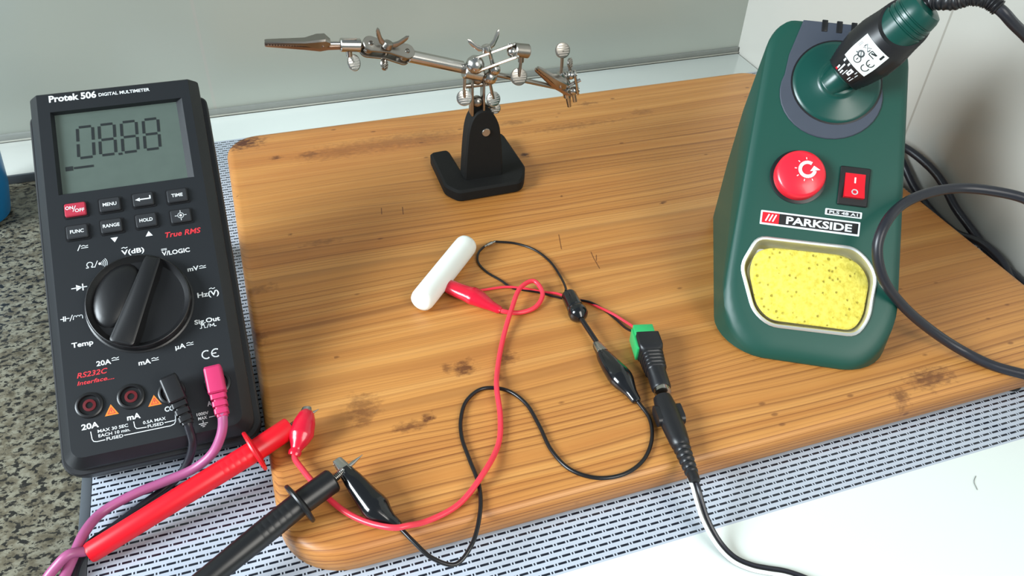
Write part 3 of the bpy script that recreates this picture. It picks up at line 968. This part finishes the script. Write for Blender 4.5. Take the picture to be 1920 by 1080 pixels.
# ------------------------------------------------------------------ power adapter with screw terminal, and plug with cable
ja = thing('power_jack_adapter', 'black power jack adapter with green screw terminal at its end', 'adapter')
Aj, Bj = V(19.32, 30.2, 2.52), V(18.25, 25.45, 2.45)
yj = (Bj - Aj).normalized(); zj = V(0, 0, 1); xj = yj.cross(zj).normalized(); zj = xj.cross(yj)
TJ = frame_from(Aj, xj, yj, zj)
b = MB(TJ); b.box((.12, .3, .0), (1.16, .8, 1.2), .05); b.box((.7, .85, -.05), (.2, 1.6, .95), .04); b.build('green_terminal', 'terminal', ja)
b = MB(TJ)
def sq(w, h, r, y): return [(x, y, z) for x, z in rrect(-w / 2, w / 2, -h / 2, h / 2, r, 4)]
rs = [sq(1.1, 1.1, .1, .52), sq(1.34, 1.3, .12, .56), sq(1.38, 1.32, .12, 1.5), sq(1.3, 1.26, .25, 1.75)]
for k in range(5):
    y = 1.85 + k * .25
    s = 1.26 - .03 * k
    rs += [sq(s - .12, s - .12, .3, y), sq(s, s, .34, y + .06), sq(s, s, .34, y + .17), sq(s - .12, s - .12, .3, y + .21)]
rs += [sq(1.06, 1.06, .5, 3.15), sq(1.06, 1.06, .52, 4.3), sq(.96, .96, .47, 4.4)]
b.loft(rs); b.build('housing', 'black_soft', ja)
b = MB(TJ); b.lathe([(.34, 0), (.45, .04), (.46, .30), (.36, .34)], TJ @ axis_frame((0, 4.36, 0), (0, 1, 0)), 24); b.build('metal_collar', 'chrome', ja)

pg = thing('power_plug', 'black power plug joined to the adapter, its striped cable leaving the board', 'plug')
Ap, Bp = V(18.14, 25.5, 2.42), V(17.25, 20.0, 2.3)
yp = (Bp - Ap).normalized(); xp = yp.cross(V(0, 0, 1)).normalized(); zp = xp.cross(yp)
TP = frame_from(Ap, xp, yp, zp)
b = MB(TP)
def el(w, h, y, dx=0): return [(dx + w / 2 * math.cos(2 * math.pi * i / 24), y, h / 2 * math.sin(2 * math.pi * i / 24)) for i in range(24)]
rs = [el(.6, .6, .1), el(.98, .9, .13), el(1.06, .95, .4), el(1.12, 1.0, .7), el(1.2, 1.05, 1.0), el(1.24, 1.08, 1.4), el(1.14, 1.0, 2.4), el(1.04, .95, 3.0), el(.94, .9, 3.3)]
for k in range(5):
    y = 3.4 + k * .34
    s = .88 - .05 * k
    rs += [el(s - .14, s - .14, y), el(s, s, y + .08), el(s, s, y + .2), el(s - .14, s - .14, y + .26)]
rs += [el(.58, .58, 5.15), el(.56, .56, 5.5), el(.4, .4, 5.55)]
b.loft(rs)
b.build('plug_body', 'black_soft', pg)
b = MB(TP)
for sgn in (1, -1):
    b.loft([[(sgn * .46 + x, y, z) for y, z in rrect(.7, 1.9, -.34, .34, .3, 4)] for x in ([-.12, .18, .26] if sgn > 0 else [-.26, -.18, .12])])
b.build('side_grips', 'black_soft', pg)
b = MB()
cp = [(17.3, 20.4, 2.2), (17.22, 19.8, 2.1), (17.2, 19.3, 1.75), (17.3, 18.6, 1.1), (17.6, 17.6, .45), (18.0, 16.8, .2), (18.6, 16.2, .16), (19.23, 15.82, .16), (19.99, 15.41, .16), (20.9, 14.6, .16), (22, 13, .16)]
P = spline(cp, 8)
def offset_path(P, o):
    out = []
    for i, p in enumerate(P):
        d = (P[min(i + 1, len(P) - 1)] - P[max(i - 1, 0)]); s = V(d.y, -d.x, 0).normalized()
        out.append(p + s * o)
    return out
b.tube(offset_path(P, -.11), .135, 10, smooth=False); b.tube(offset_path(P, .11), .135, 10, smooth=False)
cb = b.build('twin_cable', 'cord', pg)
b = MB(); b.tube([p + V(0, 0, .05) for p in offset_path(P, .17)], .1, 8, smooth=False); b.build('white_stripe', 'sticker', cb)

# ------------------------------------------------------------------ soldering station
so = V(29.05, 28.3, 1.8)
yaw, pitch = R(-29), R(42)
Sq = Matrix.Rotation(yaw, 3, 'Z')
st = thing('soldering_station', 'green soldering station with sloping front, red knob and red switch', 'soldering station', so, Sq)
FT = frame_from((0, -1.9, 1.7), (1, 0, 0), (0, math.cos(pitch), math.sin(pitch)), (0, -math.sin(pitch), math.cos(pitch)))
CX = -.35
def topz(y): return 1.7 + (y + 1.9) * math.tan(pitch)
def sfoot(ins):
    pts = rrect(-5.3 + ins, 4.6 - ins, -2.75 + ins, 12.1 - ins, (2.7, 2.7, 1.6, 1.6), 8)
    return [(x, y - .38 * (1 - ((x - CX) / 5) ** 2) * (1 if y < 0 else 0)) for x, y in pts]
def taper(z): return 1 - .005 * z - max(0, z - 7) * .017
def sring(ins, fz):
    out = []
    for x, y in sfoot(ins):
        z = fz(y)
        out.append((CX + (x - CX) * taper(z), y, z))
    return out
b = MB()
rings = [sring(.12, lambda y: 0), sring(0, lambda y: .15), sring(0, lambda y: .15 + .33 * (topz(y) - .6)), sring(0, lambda y: .15 + .66 * (topz(y) - .6)), sring(.0, lambda y: topz(y) - .42), sring(.10, lambda y: topz(y) - .2), sring(.32, lambda y: topz(y) - .05), sring(.6, lambda y: topz(y))]
vr = b.loft(rings, cap1=False)
tray_poly = round_poly([(-2.5, -.1), (2.35, .02), (2.95, 1.1), (3.12, 3.6), (2.5, 4.55), (1.7, 5.12), (-3.75, 5.02), (-4.5, 3.2), (-3.5, .6)], .55, 4)
hole = [b._v(FT @ V(x, y, 0)) for x, y in tray_poly]
b.hole_face(vr[-1], hole)
b.build('body', 'green', st, 30)
# tin tray and its rim
b = MB(FT)
def tr(ins, z): return [(x, y, z) for x, y in inset_poly(tray_poly, ins)]
b.loft([tr(-.02, -.02), tr(-.04, .10), tr(.04, .16), tr(.14, .12), tr(.2, .0), tr(.3, -.8), tr(.5, -1.0)], cap0=False, cap1=True)
b.build('sponge_tray', 'aluminium', st)
# knob
kT = FT @ Matrix.Translation((-1.82, 8.85, 0))
b = MB(kT); b.lathe([(1.62, 0), (1.62, .04), (1.5, .08)], n=48, cap0=False); b.build('knob_recess', 'black', st)
b = MB(kT); b.lathe([(1.42, .06), (1.42, .62), (1.36, .74), (1.22, .82), (.7, .93), (.05, .97)], n=48); kn = b.build('temperature_knob', 'knob_red', st)
w = MB(kT)
zk = lambda x, y: .985 - .062 * (x * x + y * y) / .49 * .5 + .01
def kst(pts, wd):
    for a, c in zip(pts[:-1], pts[1:]):
        a, c = V(a), V(c); d = (c - a).normalized(); n = V(-d.y, d.x) * wd / 2
        w.add([(*q, zk(*q) + .012) for q in (a + n, a - n, c - n, c + n)], [(0, 1, 2, 3)])
kst(arc(.28, .22, .42, 60, 355, 26), .2)
w.add([(*q, zk(*q) + .02) for q in (V(.42, .12), V(1.0, .28), V(.62, .48))], [(0, 1, 2)])
for a in range(100, 340, 40):
    kst([(.28 + .6 * math.cos(R(a)), .22 + .6 * math.sin(R(a))), (.28 + .72 * math.cos(R(a)), .22 + .72 * math.sin(R(a)))], .05)
w.build('dial_mark', 'white_ink', kn)
# rocker switch
sT = FT @ Matrix.Translation((1.34, 8.67, 0))
b = MB(sT); b.prism(rrect(-.84, .84, -1.16, 1.16, .08, 3), -.02, .16, .05); sw = b.build('switch_frame', 'black', st)
b = MB(sT)
b.loft([[(-.56, y, z) for y, z in ((-.74, .1), (.74, .1), (.74, .2), (.0, .26), (-.74, .44))], [(.56, y, z) for y, z in ((-.74, .1), (.74, .1), (.74, .2), (.0, .26), (-.74, .44))]])
rk = b.build('rocker', 'red', sw)
w = MB(sT @ frame_from((0, 0, .27), (1, 0, 0), (0, 1, -.08), (0, .08, 1)))
stroke(w, [(0, .18), (0, .48)], .09, .0)
w.T = sT @ frame_from((0, 0, .275), (1, 0, 0), (0, .97, -.236), (0, .236, .97))
stroke(w, arc(0, -.42, .15, 0, 360, 18), .07, .01)
w.build('switch_marks', 'white_ink', rk)
# badges
def badge(x0, x1, y0, y1, line):
    bb = MB(FT); bb.prism(rrect(x0, x1, y0, y1, .04, 2), -.01, .03); return bb.build('badge_border', 'white_ink', st)
bd = badge(-3.68, 1.93, 5.78, 6.62, 0)
b = MB(FT); b.prism(rrect(-3.58, 1.83, 5.89, 6.52, .02, 2), 0, .038); b.build('badge_plate', 'black', bd)
b = MB(FT); b.prism(rrect(-3.58, -2.62, 5.89, 6.52, .02, 2), 0, .044); b.build('badge_emblem', 'red', bd)
w = MB(FT)
for k in range(3):
    stroke(w, [(-3.36 + k * .2, 6.02), (-3.2 + k * .2, 6.4)], .08, .05)
txt(w, 'PARKSIDE', -.36, 6.2, .42, 3.7, bold=.03, z=.042)
w.build('badge_lettering', 'white_ink', bd)
bs = badge(-.09, 1.97, 6.83, 7.21, 0)
b = MB(FT); b.prism(rrect(.02, 1.86, 6.9, 7.14, .02, 2), 0, .036); b.build('badge_plate', 'dark_ink', bs)
w = MB(FT); txt(w, 'PLS 48 A1', .94, 7.02, .16, 1.6, bold=.02, z=.04); w.build('badge_lettering', 'white_ink', bs)
# grey holder plate, vents, holder cone
b = MB(FT)
pp = [(2.35 * 0 - .5 + 2.95 * math.cos(R(a)), 14.1 + 2.75 * math.sin(R(a))) for a in range(160, 381, 10)]
pp = pp + [(2.5, 16.2), (2.55, 18.55), (-2.55, 18.55), (-3.15, 16.3)]
b.prism(pp, -.05, .1, .04); hp = b.build('holder_plate', 'station_grey', st)
for k in range(4):
    b = MB(FT); b.box((-1.3 + k * .85, 18.3, .08), (.34, .75, .12), .04); b.build('vent_slot', 'black', hp)
HT = FT @ Matrix.Translation((-.28, 14.85, 0))
b = MB(HT); b.lathe([(2.62, .0), (2.62, .12), (2.5, .14)], n=48, cap0=False); b.build('cone_seat', 'black', hp)
P0 = so + Sq @ (HT @ V(0, 0, .8))
dI = V(.437, -.339, .833).normalized()
Pl = Sq.transposed() @ (P0 - so)
dl = Sq.transposed() @ dI
b = MB(HT)
b.lathe([(2.5, .02), (2.54, .1), (2.5, .17), (2.3, .22), (1.7, .36), (1.25, .52), (1.1, .60), (1.06, .70), (.98, .78), (.5, .8)], n=56, cap0=False)
b.T = axis_frame(Pl, dl)
b.lathe([(.8, -.7), (.8, .1), (.76, .2)], n=32)
b.build('iron_holder', 'green_smooth', hp, 50)
# mains lead along the wall
b = MB()
b.tube([(38.5, 41.2, 3.2), (41.5, 43.0, 3.6), (44.5, 43.8, 3.9), (46.8, 42.6, 3.6), (47.6, 40.4, 3.15), (47.65, 38.5, 2.7), (47.6, 36.55, 1.75), (47.55, 34.61, 1.2), (47.5, 32.83, .75), (47.5, 30.68, .5), (47.5, 28.5, .35), (47.5, 24, .3)], .3, 12)
b.tube([(46.3, 45.2, 2.9), (47.2, 43.9, 2.9), (47.6, 42.6, 2.05), (47.55, 40.6, 1.0), (47.4, 38.5, .45), (47.2, 36, .35), (47.0, 34.8, .6), (47.1, 33.0, 1.15), (47.2, 31.2, .95), (47.0, 29.5, .35), (46.9, 26, .32)], .3, 12)
ml = b.build('mains_lead', 'cord', None)
ml.name = 'mains_cable'
tag(ml, 'doubled black mains cord along the foot of the right wall', 'cord')

# sponge
sp = [(-2.45, .28), (2.15, .35), (2.62, 1.2), (2.78, 3.3), (2.2, 4.2), (1.2, 4.6), (-2.9, 4.5), (-3.7, 4.1), (-3.95, 3.0), (-3.3, 1.0)]
sp = round_poly(sp, .7, 4)
spt = frame_from(so + Sq @ V(0, -1.9, 1.7), Sq @ FT.col[0].xyz, Sq @ FT.col[1].xyz, Sq @ FT.col[2].xyz)
b = MB()
for_ring = [[(x, y, z) for x, y in inset_poly(sp, i)] for i, z in ((.5, -.96), (.32, -.8), (.0, -.12), (.05, -.02), (.16, .04))]
b.loft(for_ring)
sg = b.build('sponge', 'sponge', None, 50)
mw = spt.copy(); mw.translation = mw.translation * S; sg.matrix_basis = mw
tag(sg, 'yellow porous sponge in the metal tray of the soldering station', 'sponge')

# ------------------------------------------------------------------ soldering iron
si = thing('soldering_iron', 'soldering iron with black grip and green end resting in the station holder', 'soldering iron', P0)
si.matrix_basis = Matrix.Translation(P0 * S)
AT = axis_frame((0, 0, 0), dI, (0, -.4, 1))
b = MB(AT); b.lathe([(.70, .15), (.82, .22), (.84, .9), (.9, 1.6)], n=32); b.build('collar', 'green_smooth', si)
view = (V(0, 0, 35) - P0 - dI * 3).normalized()
vx = (view - dI * view.dot(dI)).normalized(); vy = dI.cross(vx)
def grip_r(h):
    pts = [(-.3, 1.0), (.2, 1.12), (1.0, 1.38), (2.0, 1.6), (3.0, 1.6), (3.8, 1.46), (4.6, 1.36), (6, 1.3)]
    for (a, u), (c, v_) in zip(pts[:-1], pts[1:]):
        if h <= c:
            return u + (v_ - u) * max(0, (h - a) / (c - a))
    return 1.3
b = MB()
NR, NA = 40, 48
rings = []
for k in range(NR + 1):
    t = k / NR
    ring = []
    for i in range(NA):
        th = 2 * math.pi * i / NA
        cc = math.cos(th)
        side = max(0.0, -cc + .35)                      # flanks and back carry the ribs
        h = (.15 + .22 * cc) * (1 - t) + (4.55 - 1.05 * cc) * t
        r = grip_r(h) + (.035 if (k % 2 and side > 0) else 0)
        if k in (0, NR):
            r -= .14
        ring.append(vx * (r * cc) + vy * (r * math.sin(th)) + dI * h)
    rings.append(ring)
b.loft(rings); b.build('grip', 'black_soft', si)
b = MB(AT)
prof = [(.9, 2.6), (1.28, 2.8), (1.3, 4.3)]
for k in range(3):
    h = 4.35 + k * .3
    prof += [(1.3 - .03 * k, h), (1.23 - .03 * k, h + .04), (1.23 - .03 * k, h + .1), (1.28 - .03 * k, h + .14)]
prof += [(1.16, 5.45), (1.05, 5.7), (.8, 5.8)]
b.lathe(prof, n=40); b.build('end_cap', 'green_smooth', si)
# paper label wrapped on the grip
def wrap(mb, pts, e):
    """pts given as (along the grip, up across it) in cm; e lifts off the surface"""
    out = []
    for u, v in pts:
        r = grip_r(u) + e
        out.append(vx * (r * math.cos(-v / 1.5)) + vy * (r * math.sin(-v / 1.5)) + dI * u)
    return out
def patch(mb, u0, u1, v0, v1, e, n=12):
    for k in range(6):
        for i in range(n):
            a, c = v0 + (v1 - v0) * i / n, v0 + (v1 - v0) * (i + 1) / n
            p_, q_ = u0 + (u1 - u0) * k / 6, u0 + (u1 - u0) * (k + 1) / 6
            mb.add(wrap(mb, [(p_, a), (q_, a), (q_, c), (p_, c)], e), [(0, 1, 2, 3)])
b = MB(); patch(b, 1.38, 3.0, -.85, .85, .055); lb = b.build('label', 'sticker', si)
b = MB(); patch(b, .5, 1.37, -.82, .82, .05); ld = b.build('dark_label', 'black', si)
w = MB()
def wl(pts, wd, e=.065):
    for a, c in zip(pts[:-1], pts[1:]):
        a, c = V(a), V(c); d = (c - a).normalized(); n = V(-d.y, d.x) * wd / 2
        w.add(wrap(w, [tuple(q) for q in (a + n, a - n, c - n, c + n)], e), [(0, 1, 2, 3)])
wl(arc(1.78, -.45, .2, 60, 300, 10), .05); wl(arc(2.15, -.45, .2, 60, 300, 10), .05); wl([(1.97, -.45), (2.12, -.45)], .045)
wl(arc(1.82, .18, .2, 0, 360, 14), .05); wl([(1.74, .18), (1.9, .18)], .05)
wl(arc(2.14, .24, .16, 0, 360, 14), .09); wl([(2.02, .5), (2.1, .34)], .06); wl([(2.06, .16), (2.22, .32)], .05)
wl([(2.42, -.36), (2.42, -.02), (2.66, -.02), (2.66, -.36)], .05); wl([(2.54, -.08), (2.64, -.34)], .09)
wl([(2.44, .08), (2.72, .42)], .035); wl([(2.72, .08), (2.44, .42)], .035); wl([(2.5, .42), (2.66, .42)], .06); wl([(2.48, .08), (2.62, .08)], .05)
wl([(2.62, -.6), (2.9, -.6)], .12)
wl([(2.3, .62), (2.6, .62)], .02); wl([(2.3, .7), (2.6, .7)], .02)
w.build('label_print', 'dark_ink', lb)
w = MB()
for v, u0, u1, wd in ((.62, .62, 1.34, .12), (.42, .56, 1.1, .1), (.24, .56, 1.34, .1), (.06, .6, 1.0, .05), (-.14, .8, 1.2, .24), (-.4, .6, 1.3, .05), (-.56, .6, 1.2, .05)):
    wl([(u0, v), (u1, v)], wd, .06)
w.build('dark_label_print', 'white_ink', ld)
w = MB(); wl([(.52, .64), (.62, .64)], .16, .06); w.build('red_dot', 'red', ld)
b = MB()
e0 = dI * 5.4
rel = [dI * 6.0] + [V(q) - P0 for q in ((36.1, 33.0, 19.35), (36.6, 32.4, 19.75), (37.1, 31.7, 19.75), (37.35, 31.2, 19.55))]
def relief_r(t):
    return .46 - .08 * t + (.05 if int(t * 46) % 2 else 0)
b.tube([e0] + rel, relief_r, 14, 12)
b.build('strain_relief', 'black_soft', si)
b = MB()
cabp = [V(q) - P0 for q in ((37.2, 31.45, 19.65), (37.5, 31.0, 19.4), (38.1, 30.7, 18.9), (39.4, 30.4, 18.0), (41.4, 30.0, 16.4), (43.4, 29.0, 13.6), (43.2, 27.6, 11.0))]
loop = [V(q) - P0 for q in [(41.1, 26.38, 9.6), (40.42, 27.21, 9.9), (39.04, 28.23, 10.0), (37.44, 28.97, 10.0), (35.29, 29.06, 10.0), (33.38, 28.8, 9.7), (31.71, 27.91, 9.2), (31.16, 27.3, 8.3), (31.46, 26.48, 6.8), (32.95, 25.85, 5.0), (34.81, 25.02, 3.4), (36.52, 23.79, 2.35), (37.66, 22.36, 2.1), (39.01, 21.16, 2.1), (40.38, 20.01, 2.1)]]
b.tube(cabp + loop, .29, 14, 8)
b.build('cable', 'cord', si)

# ------------------------------------------------------------------ helping hand
hh = thing('helping_hand', 'black iron helping hand with nickel arms and crocodile clips on the board', 'helping hand', (15.2, 48.5, 1.8))
O = V(15.2, 48.5, 1.8)
def W(x, z, y=48.5): return V(x, y, z) - O
b = MB()
base = round_poly([(12.25, 52.6), (12.2, 47.9), (12.9, 46.85), (17.6, 46.95), (18.05, 47.6), (18.6, 48.9), (18.5, 54.0), (16.9, 54.0), (16.6, 49.4), (13.9, 49.2), (13.75, 52.7)], .4, 4)
b.prism([(x - O.x, y - O.y) for x, y in base], 0, .95, .16)
b.build('base', 'iron_black', hh)
b = MB()
tz = lambda hw0, top: None
out = [(13.72, 2.6), (16.62, 2.6), (16.5, 5.0), (16.3, 6.7), (15.98, 7.5), (15.5, 8.0), (15.05, 8.12), (14.55, 7.95), (14.2, 7.4), (14.0, 6.6), (13.85, 5.0)]
out = round_poly(out, .3, 3)
T = frame_from((-O.x, 0, -O.z), (1, 0, 0), (0, 0, 1), (0, -1, 0))
b.prism(out, -.9, .35, .12, T=T)
b.build('upright', 'iron_black', hh)
b = MB(); b.cyl((W(15.28, 6.42, 48.2)), (W(15.28, 6.42, 48.06)), .3, 24, bev=.03); b.build('rivet', 'steel', hh)

def thumb(mb, c, stem_to, r=.42, nrm=(0, -1, .35), sx=1.0):
    r *= 1.15
    c = V(c); n = V(nrm).normalized()
    T = axis_frame(c, n)
    mb.lathe([(r * .8, -.08), (r, -.05), (r, .05), (r * .85, .08)], T, 24, ex=sx)
    for k in range(-2, 3):
        hw = math.sqrt(max(.02, (r * .82) ** 2 - (k * .15) ** 2))
        mb.box((0, k * .15, .085), (2 * hw * sx, .06, .05), T=T)
    mb.cyl(c, stem_to, .11, 10)

def peanut(mb, a, c, nrm, off, w=.42, th=.1):
    a, c = V(a), V(c)
    d = (c - a); L = d.length; y = d.normalized(); z = (V(nrm) - y * V(nrm).dot(y)).normalized(); x = y.cross(z)
    T = frame_from(a + z * off, x, y, z)
    pts = [(w * math.cos(R(t)), w * math.sin(R(t))) for t in range(180, 361, 20)] + [(w * .72, L * .5)] + [(w * math.cos(R(t)), L + w * math.sin(R(t))) for t in range(0, 181, 20)] + [(-w * .72, L * .5)]
    mb.prism(pts, -th, th, .04, T=T)
    for q in (0, L):
        mb.lathe([(.16, th), (.13, th + .05), (.1, th - .02)], T @ Matrix.Translation((0, q, 0)), 14)

def wingnut(mb, c, axis, span=.95, dirx=(1, 0, -.25)):
    c = V(c); z = V(axis).normalized(); x = (V(dirx) - z * V(dirx).dot(z)).normalized(); y = z.cross(x)
    T = frame_from(c, x, y, z)
    mb.lathe([(.34, -.16), (.36, -.1), (.3, .2), (.2, .24)], T, 16)
    for s in (1, -1):
        mb.loft([[(s * .2, u, v) for u, v in rrect(-.08, .08, -.1, .16, .03, 2)], [(s * .55, u, v) for u, v in rrect(-.09, .09, .0, .42, .05, 2)],
                 [(s * .9, u, v) for u, v in rrect(-.08, .08, .42, .92, .07, 2)], [(s * 1.05, u, v) for u, v in rrect(-.05, .05, .7, .98, .05, 2)]], T=T)

def arm_clip(parent, tip, back, up, name='crocodile_clip', wide=.36):
    tip, back = V(tip), V(back)
    y = (tip - back); L = y.length; y.normalize(); z = (V(up) - y * V(up).dot(y)).normalized(); x = y.cross(z)
    T = frame_from(back, x, y, z)
    b = MB(T)
    def sec(w, z0, z1, yy):
        return [(-w, yy, z0), (-w, yy, z1 - .08), (-w * .7, yy, z1), (w * .7, yy, z1), (w, yy, z1 - .08), (w, yy, z0)]
    b.loft([sec(.2, .1, .34, -.1), sec(wide, .0, .62, .25), sec(wide * 1.05, .0, .56, .7), sec(wide * .7, .04, .34, 1.4), sec(wide * .42, .03, .2, L - .1), sec(wide * .35, .03, .17, L)])
    top = b.build('upper_jaw', 'steel', parent)
    b = MB(T)
    b.loft([[(px, yy, pz) for px, yy, pz in [(p[0], p[1], -p[2]) for p in sec(w, z0, z1, yy0)]] for w, z0, z1, yy0 in ((.2, -.05, .26, -.9), (.24, .0, .3, .0), (wide * .9, .02, .36, .5), (wide * .7, .03, .32, 1.4), (wide * .42, .03, .22, L - .1), (wide * .35, .03, .18, L))])
    for k in range(int((L - 1.2) / .16)):
        yy = 1.2 + k * .16
        for sx in (-1, 1):
            b.add([(sx * .16 - .03, yy, -.04), (sx * .16 + .03, yy, -.04), (sx * .16 + .03, yy + .14, -.04), (sx * .16 - .03, yy + .14, -.04), (sx * .16, yy + .07, .05)], [(0, 1, 4), (1, 2, 4), (2, 3, 4), (3, 0, 4)])
    b.cyl((-.42, .35, .1), (.42, .35, .1), .09, 10)
    b.build('lower_jaw', 'copper_tint', parent)

# left arm: clip, swivel block, ball joint plates, tube
arm_clip(hh, W(1.62, 14.22), W(5.3, 13.72), (0, -.35, 1))
b = MB(); b.cyl(W(5.0, 13.78), W(6.1, 13.66), .17, 12); b.cyl(W(6.0, 13.62), W(7.25, 13.46), .42, 20, bev=.06); b.box(W(6.62, 13.55) + V(0, -.1, .4), (.8, .1, .08))
b.cyl(W(6.5, 13.2), W(6.5, 12.85), .2, 12); b.build('swivel_block', 'chrome', hh)
b = MB(); thumb(b, W(6.72, 12.42, 48.4), W(6.5, 13.0, 48.5), .45, (.25, -1, .35), .8); b.build('thumb_screw', 'chrome', hh)
nl = (0, -.62, .78)
A1, A2 = W(7.72, 13.3), W(9.95, 12.55)
b = MB(); peanut(b, A1, A2, nl, .42, .5); peanut(b, A1, A2, nl, -.42, .5); b.ball(A1, .42); b.ball(A2, .42); b.cyl(W(7.2, 13.45), A1, .13, 10); b.cyl(A2, W(10.4, 12.37), .14, 10)
b.cyl((A1 + A2) / 2 - V(nl) * .75, (A1 + A2) / 2 + V(nl) * .85, .13, 12); b.build('joint_plates', 'steel', hh)
b = MB(); wingnut(b, (A1 + A2) / 2 + V(nl) * .72, (.42, -.2, 1), dirx=(1, 0, 0)); thumb(b, W(8.62, 12.05), (A1 + A2) / 2 - V(nl) * .4, .34, (.8, -.7, .2), .9); b.build('wing_nut', 'steel', hh)
b = MB(); b.cyl(W(10.22, 12.43), W(13.75, 11.24), .40, 24, bev=.05); b.build('arm_tube', 'chrome', hh)
b = MB(); b.cyl(W(13.7, 11.26), W(21.1, 8.75), .17, 14); b.build('cross_rod', 'steel', hh)
# middle: clamp on the rod, second joint seen edge-on with its wing nut and end block
b = MB(); b.cyl(W(13.7, 11.2, 48.1), W(14.9, 10.8, 48.1), .5, 20, bev=.06); b.ball(W(15.5, 10.45, 48.3), .55); b.ball(W(14.4, 11.6, 47.9), .62)
b.ball(W(15.75, 11.1, 48.0), .42); b.build('rod_clamp', 'chrome', hh)
nm = (-.22, .45, .85)
B1, B2 = W(14.45, 11.6, 47.9), W(16.9, 12.22, 47.9)
b = MB(); peanut(b, B1, B2, nm, .4, .42, .09); peanut(b, B1, B2, nm, -.4, .42, .09); b.ball(B1, .4); b.ball(B2, .36); b.cyl(W(15.65, 11.3, 47.9), W(15.3, 12.6, 47.9), .14, 12); b.cyl(B2, W(17.3, 12.28, 47.9), .13, 10)
b.build('joint_plates', 'chrome', hh)
b = MB(); wingnut(b, W(15.15, 12.62, 47.9), (-.2, .1, .95), dirx=(1, 0, .22)); b.build('wing_nut', 'chrome', hh)
b = MB(); b.cyl(W(17.05, 12.32, 47.9), W(18.05, 12.12, 47.9), .46, 20, bev=.06); b.cyl(W(17.5, 11.9, 47.8), W(17.5, 11.5, 47.8), .2, 12); b.build('swivel_block', 'steel', hh)
b = MB(); thumb(b, W(17.4, 10.45, 47.8), W(17.5, 11.6, 47.8), .5); b.build('thumb_screw', 'steel', hh)
b = MB(); thumb(b, W(13.72, 9.25, 48.1), W(13.75, 10.7, 48.1), .46); b.build('thumb_screw', 'chrome', hh)
b = MB(); thumb(b, W(15.72, 8.95, 48.0), W(15.45, 10.2, 48.0), .44, (.2, -1, .35)); b.build('thumb_screw', 'chrome', hh)
b = MB(); thumb(b, W(16.15, 7.75, 48.9), W(15.3, 8.3, 48.8), .34); b.build('thumb_screw', 'steel', hh)
b = MB()
for x in (14.35, 15.15):
    b.box(W(x, 9.2, 48.6), (.16, .75, 3.0), .05)
b.cyl(W(13.9, 9.9, 48.5), W(15.7, 9.9, 48.5), .18, 12); b.ball(W(14.75, 8.6, 48.6), .42); b.ball(W(14.75, 10.3, 48.6), .45)
b.build('post_plates', 'steel', hh)
# right arm: joint, thumb screw on top, second clip turned back towards the middle
arm_clip(hh, W(18.75, 10.75, 48.1), W(20.8, 9.0, 48.3), (.55, -.4, .7), wide=.3)
b = MB(); peanut(b, W(21.45, 9.75), W(21.75, 8.55), (.9, -.4, .15), .3, .34, .08); peanut(b, W(21.45, 9.75), W(21.75, 8.55), (.9, -.4, .15), -.3, .34, .08)
b.ball(W(21.45, 9.75), .32); b.ball(W(21.75, 8.55), .32); b.cyl(W(21.0, 8.85), W(22.2, 9.3), .13, 10); b.cyl(W(20.6, 10.0), W(21.2, 9.1), .32, 16, bev=.05); b.build('joint_plates', 'chrome', hh)
b = MB(); thumb(b, W(20.62, 11.72, 48.3), W(20.7, 9.9, 48.4), .45); b.build('thumb_screw', 'steel', hh)
b = MB(); thumb(b, W(21.35, 10.6, 48.6), W(21.45, 9.8, 48.6), .3, (.7, -.7, .2)); b.build('thumb_screw', 'steel', hh)
b = MB(); b.cyl(W(21.2, 8.8), W(21.35, 8.1), .3, 14, bev=.05); b.cyl(W(21.35, 8.2), W(21.55, 7.35), .2, 12, .14); b.cyl(W(21.75, 8.5), W(21.95, 7.7), .16, 12); b.build('clip_socket', 'chrome', hh)

# ------------------------------------------------------------------ stray fibre on the hob
b = MB(); b.tube([(32.99, 17.35, .03), (32.6, 17.05, .035), (32.41, 16.6, .03)], .012, 6, 6); tag(b.build('fibre', 'hair'), 'tiny dark fibre lying on the plain white hob front', 'fibre')
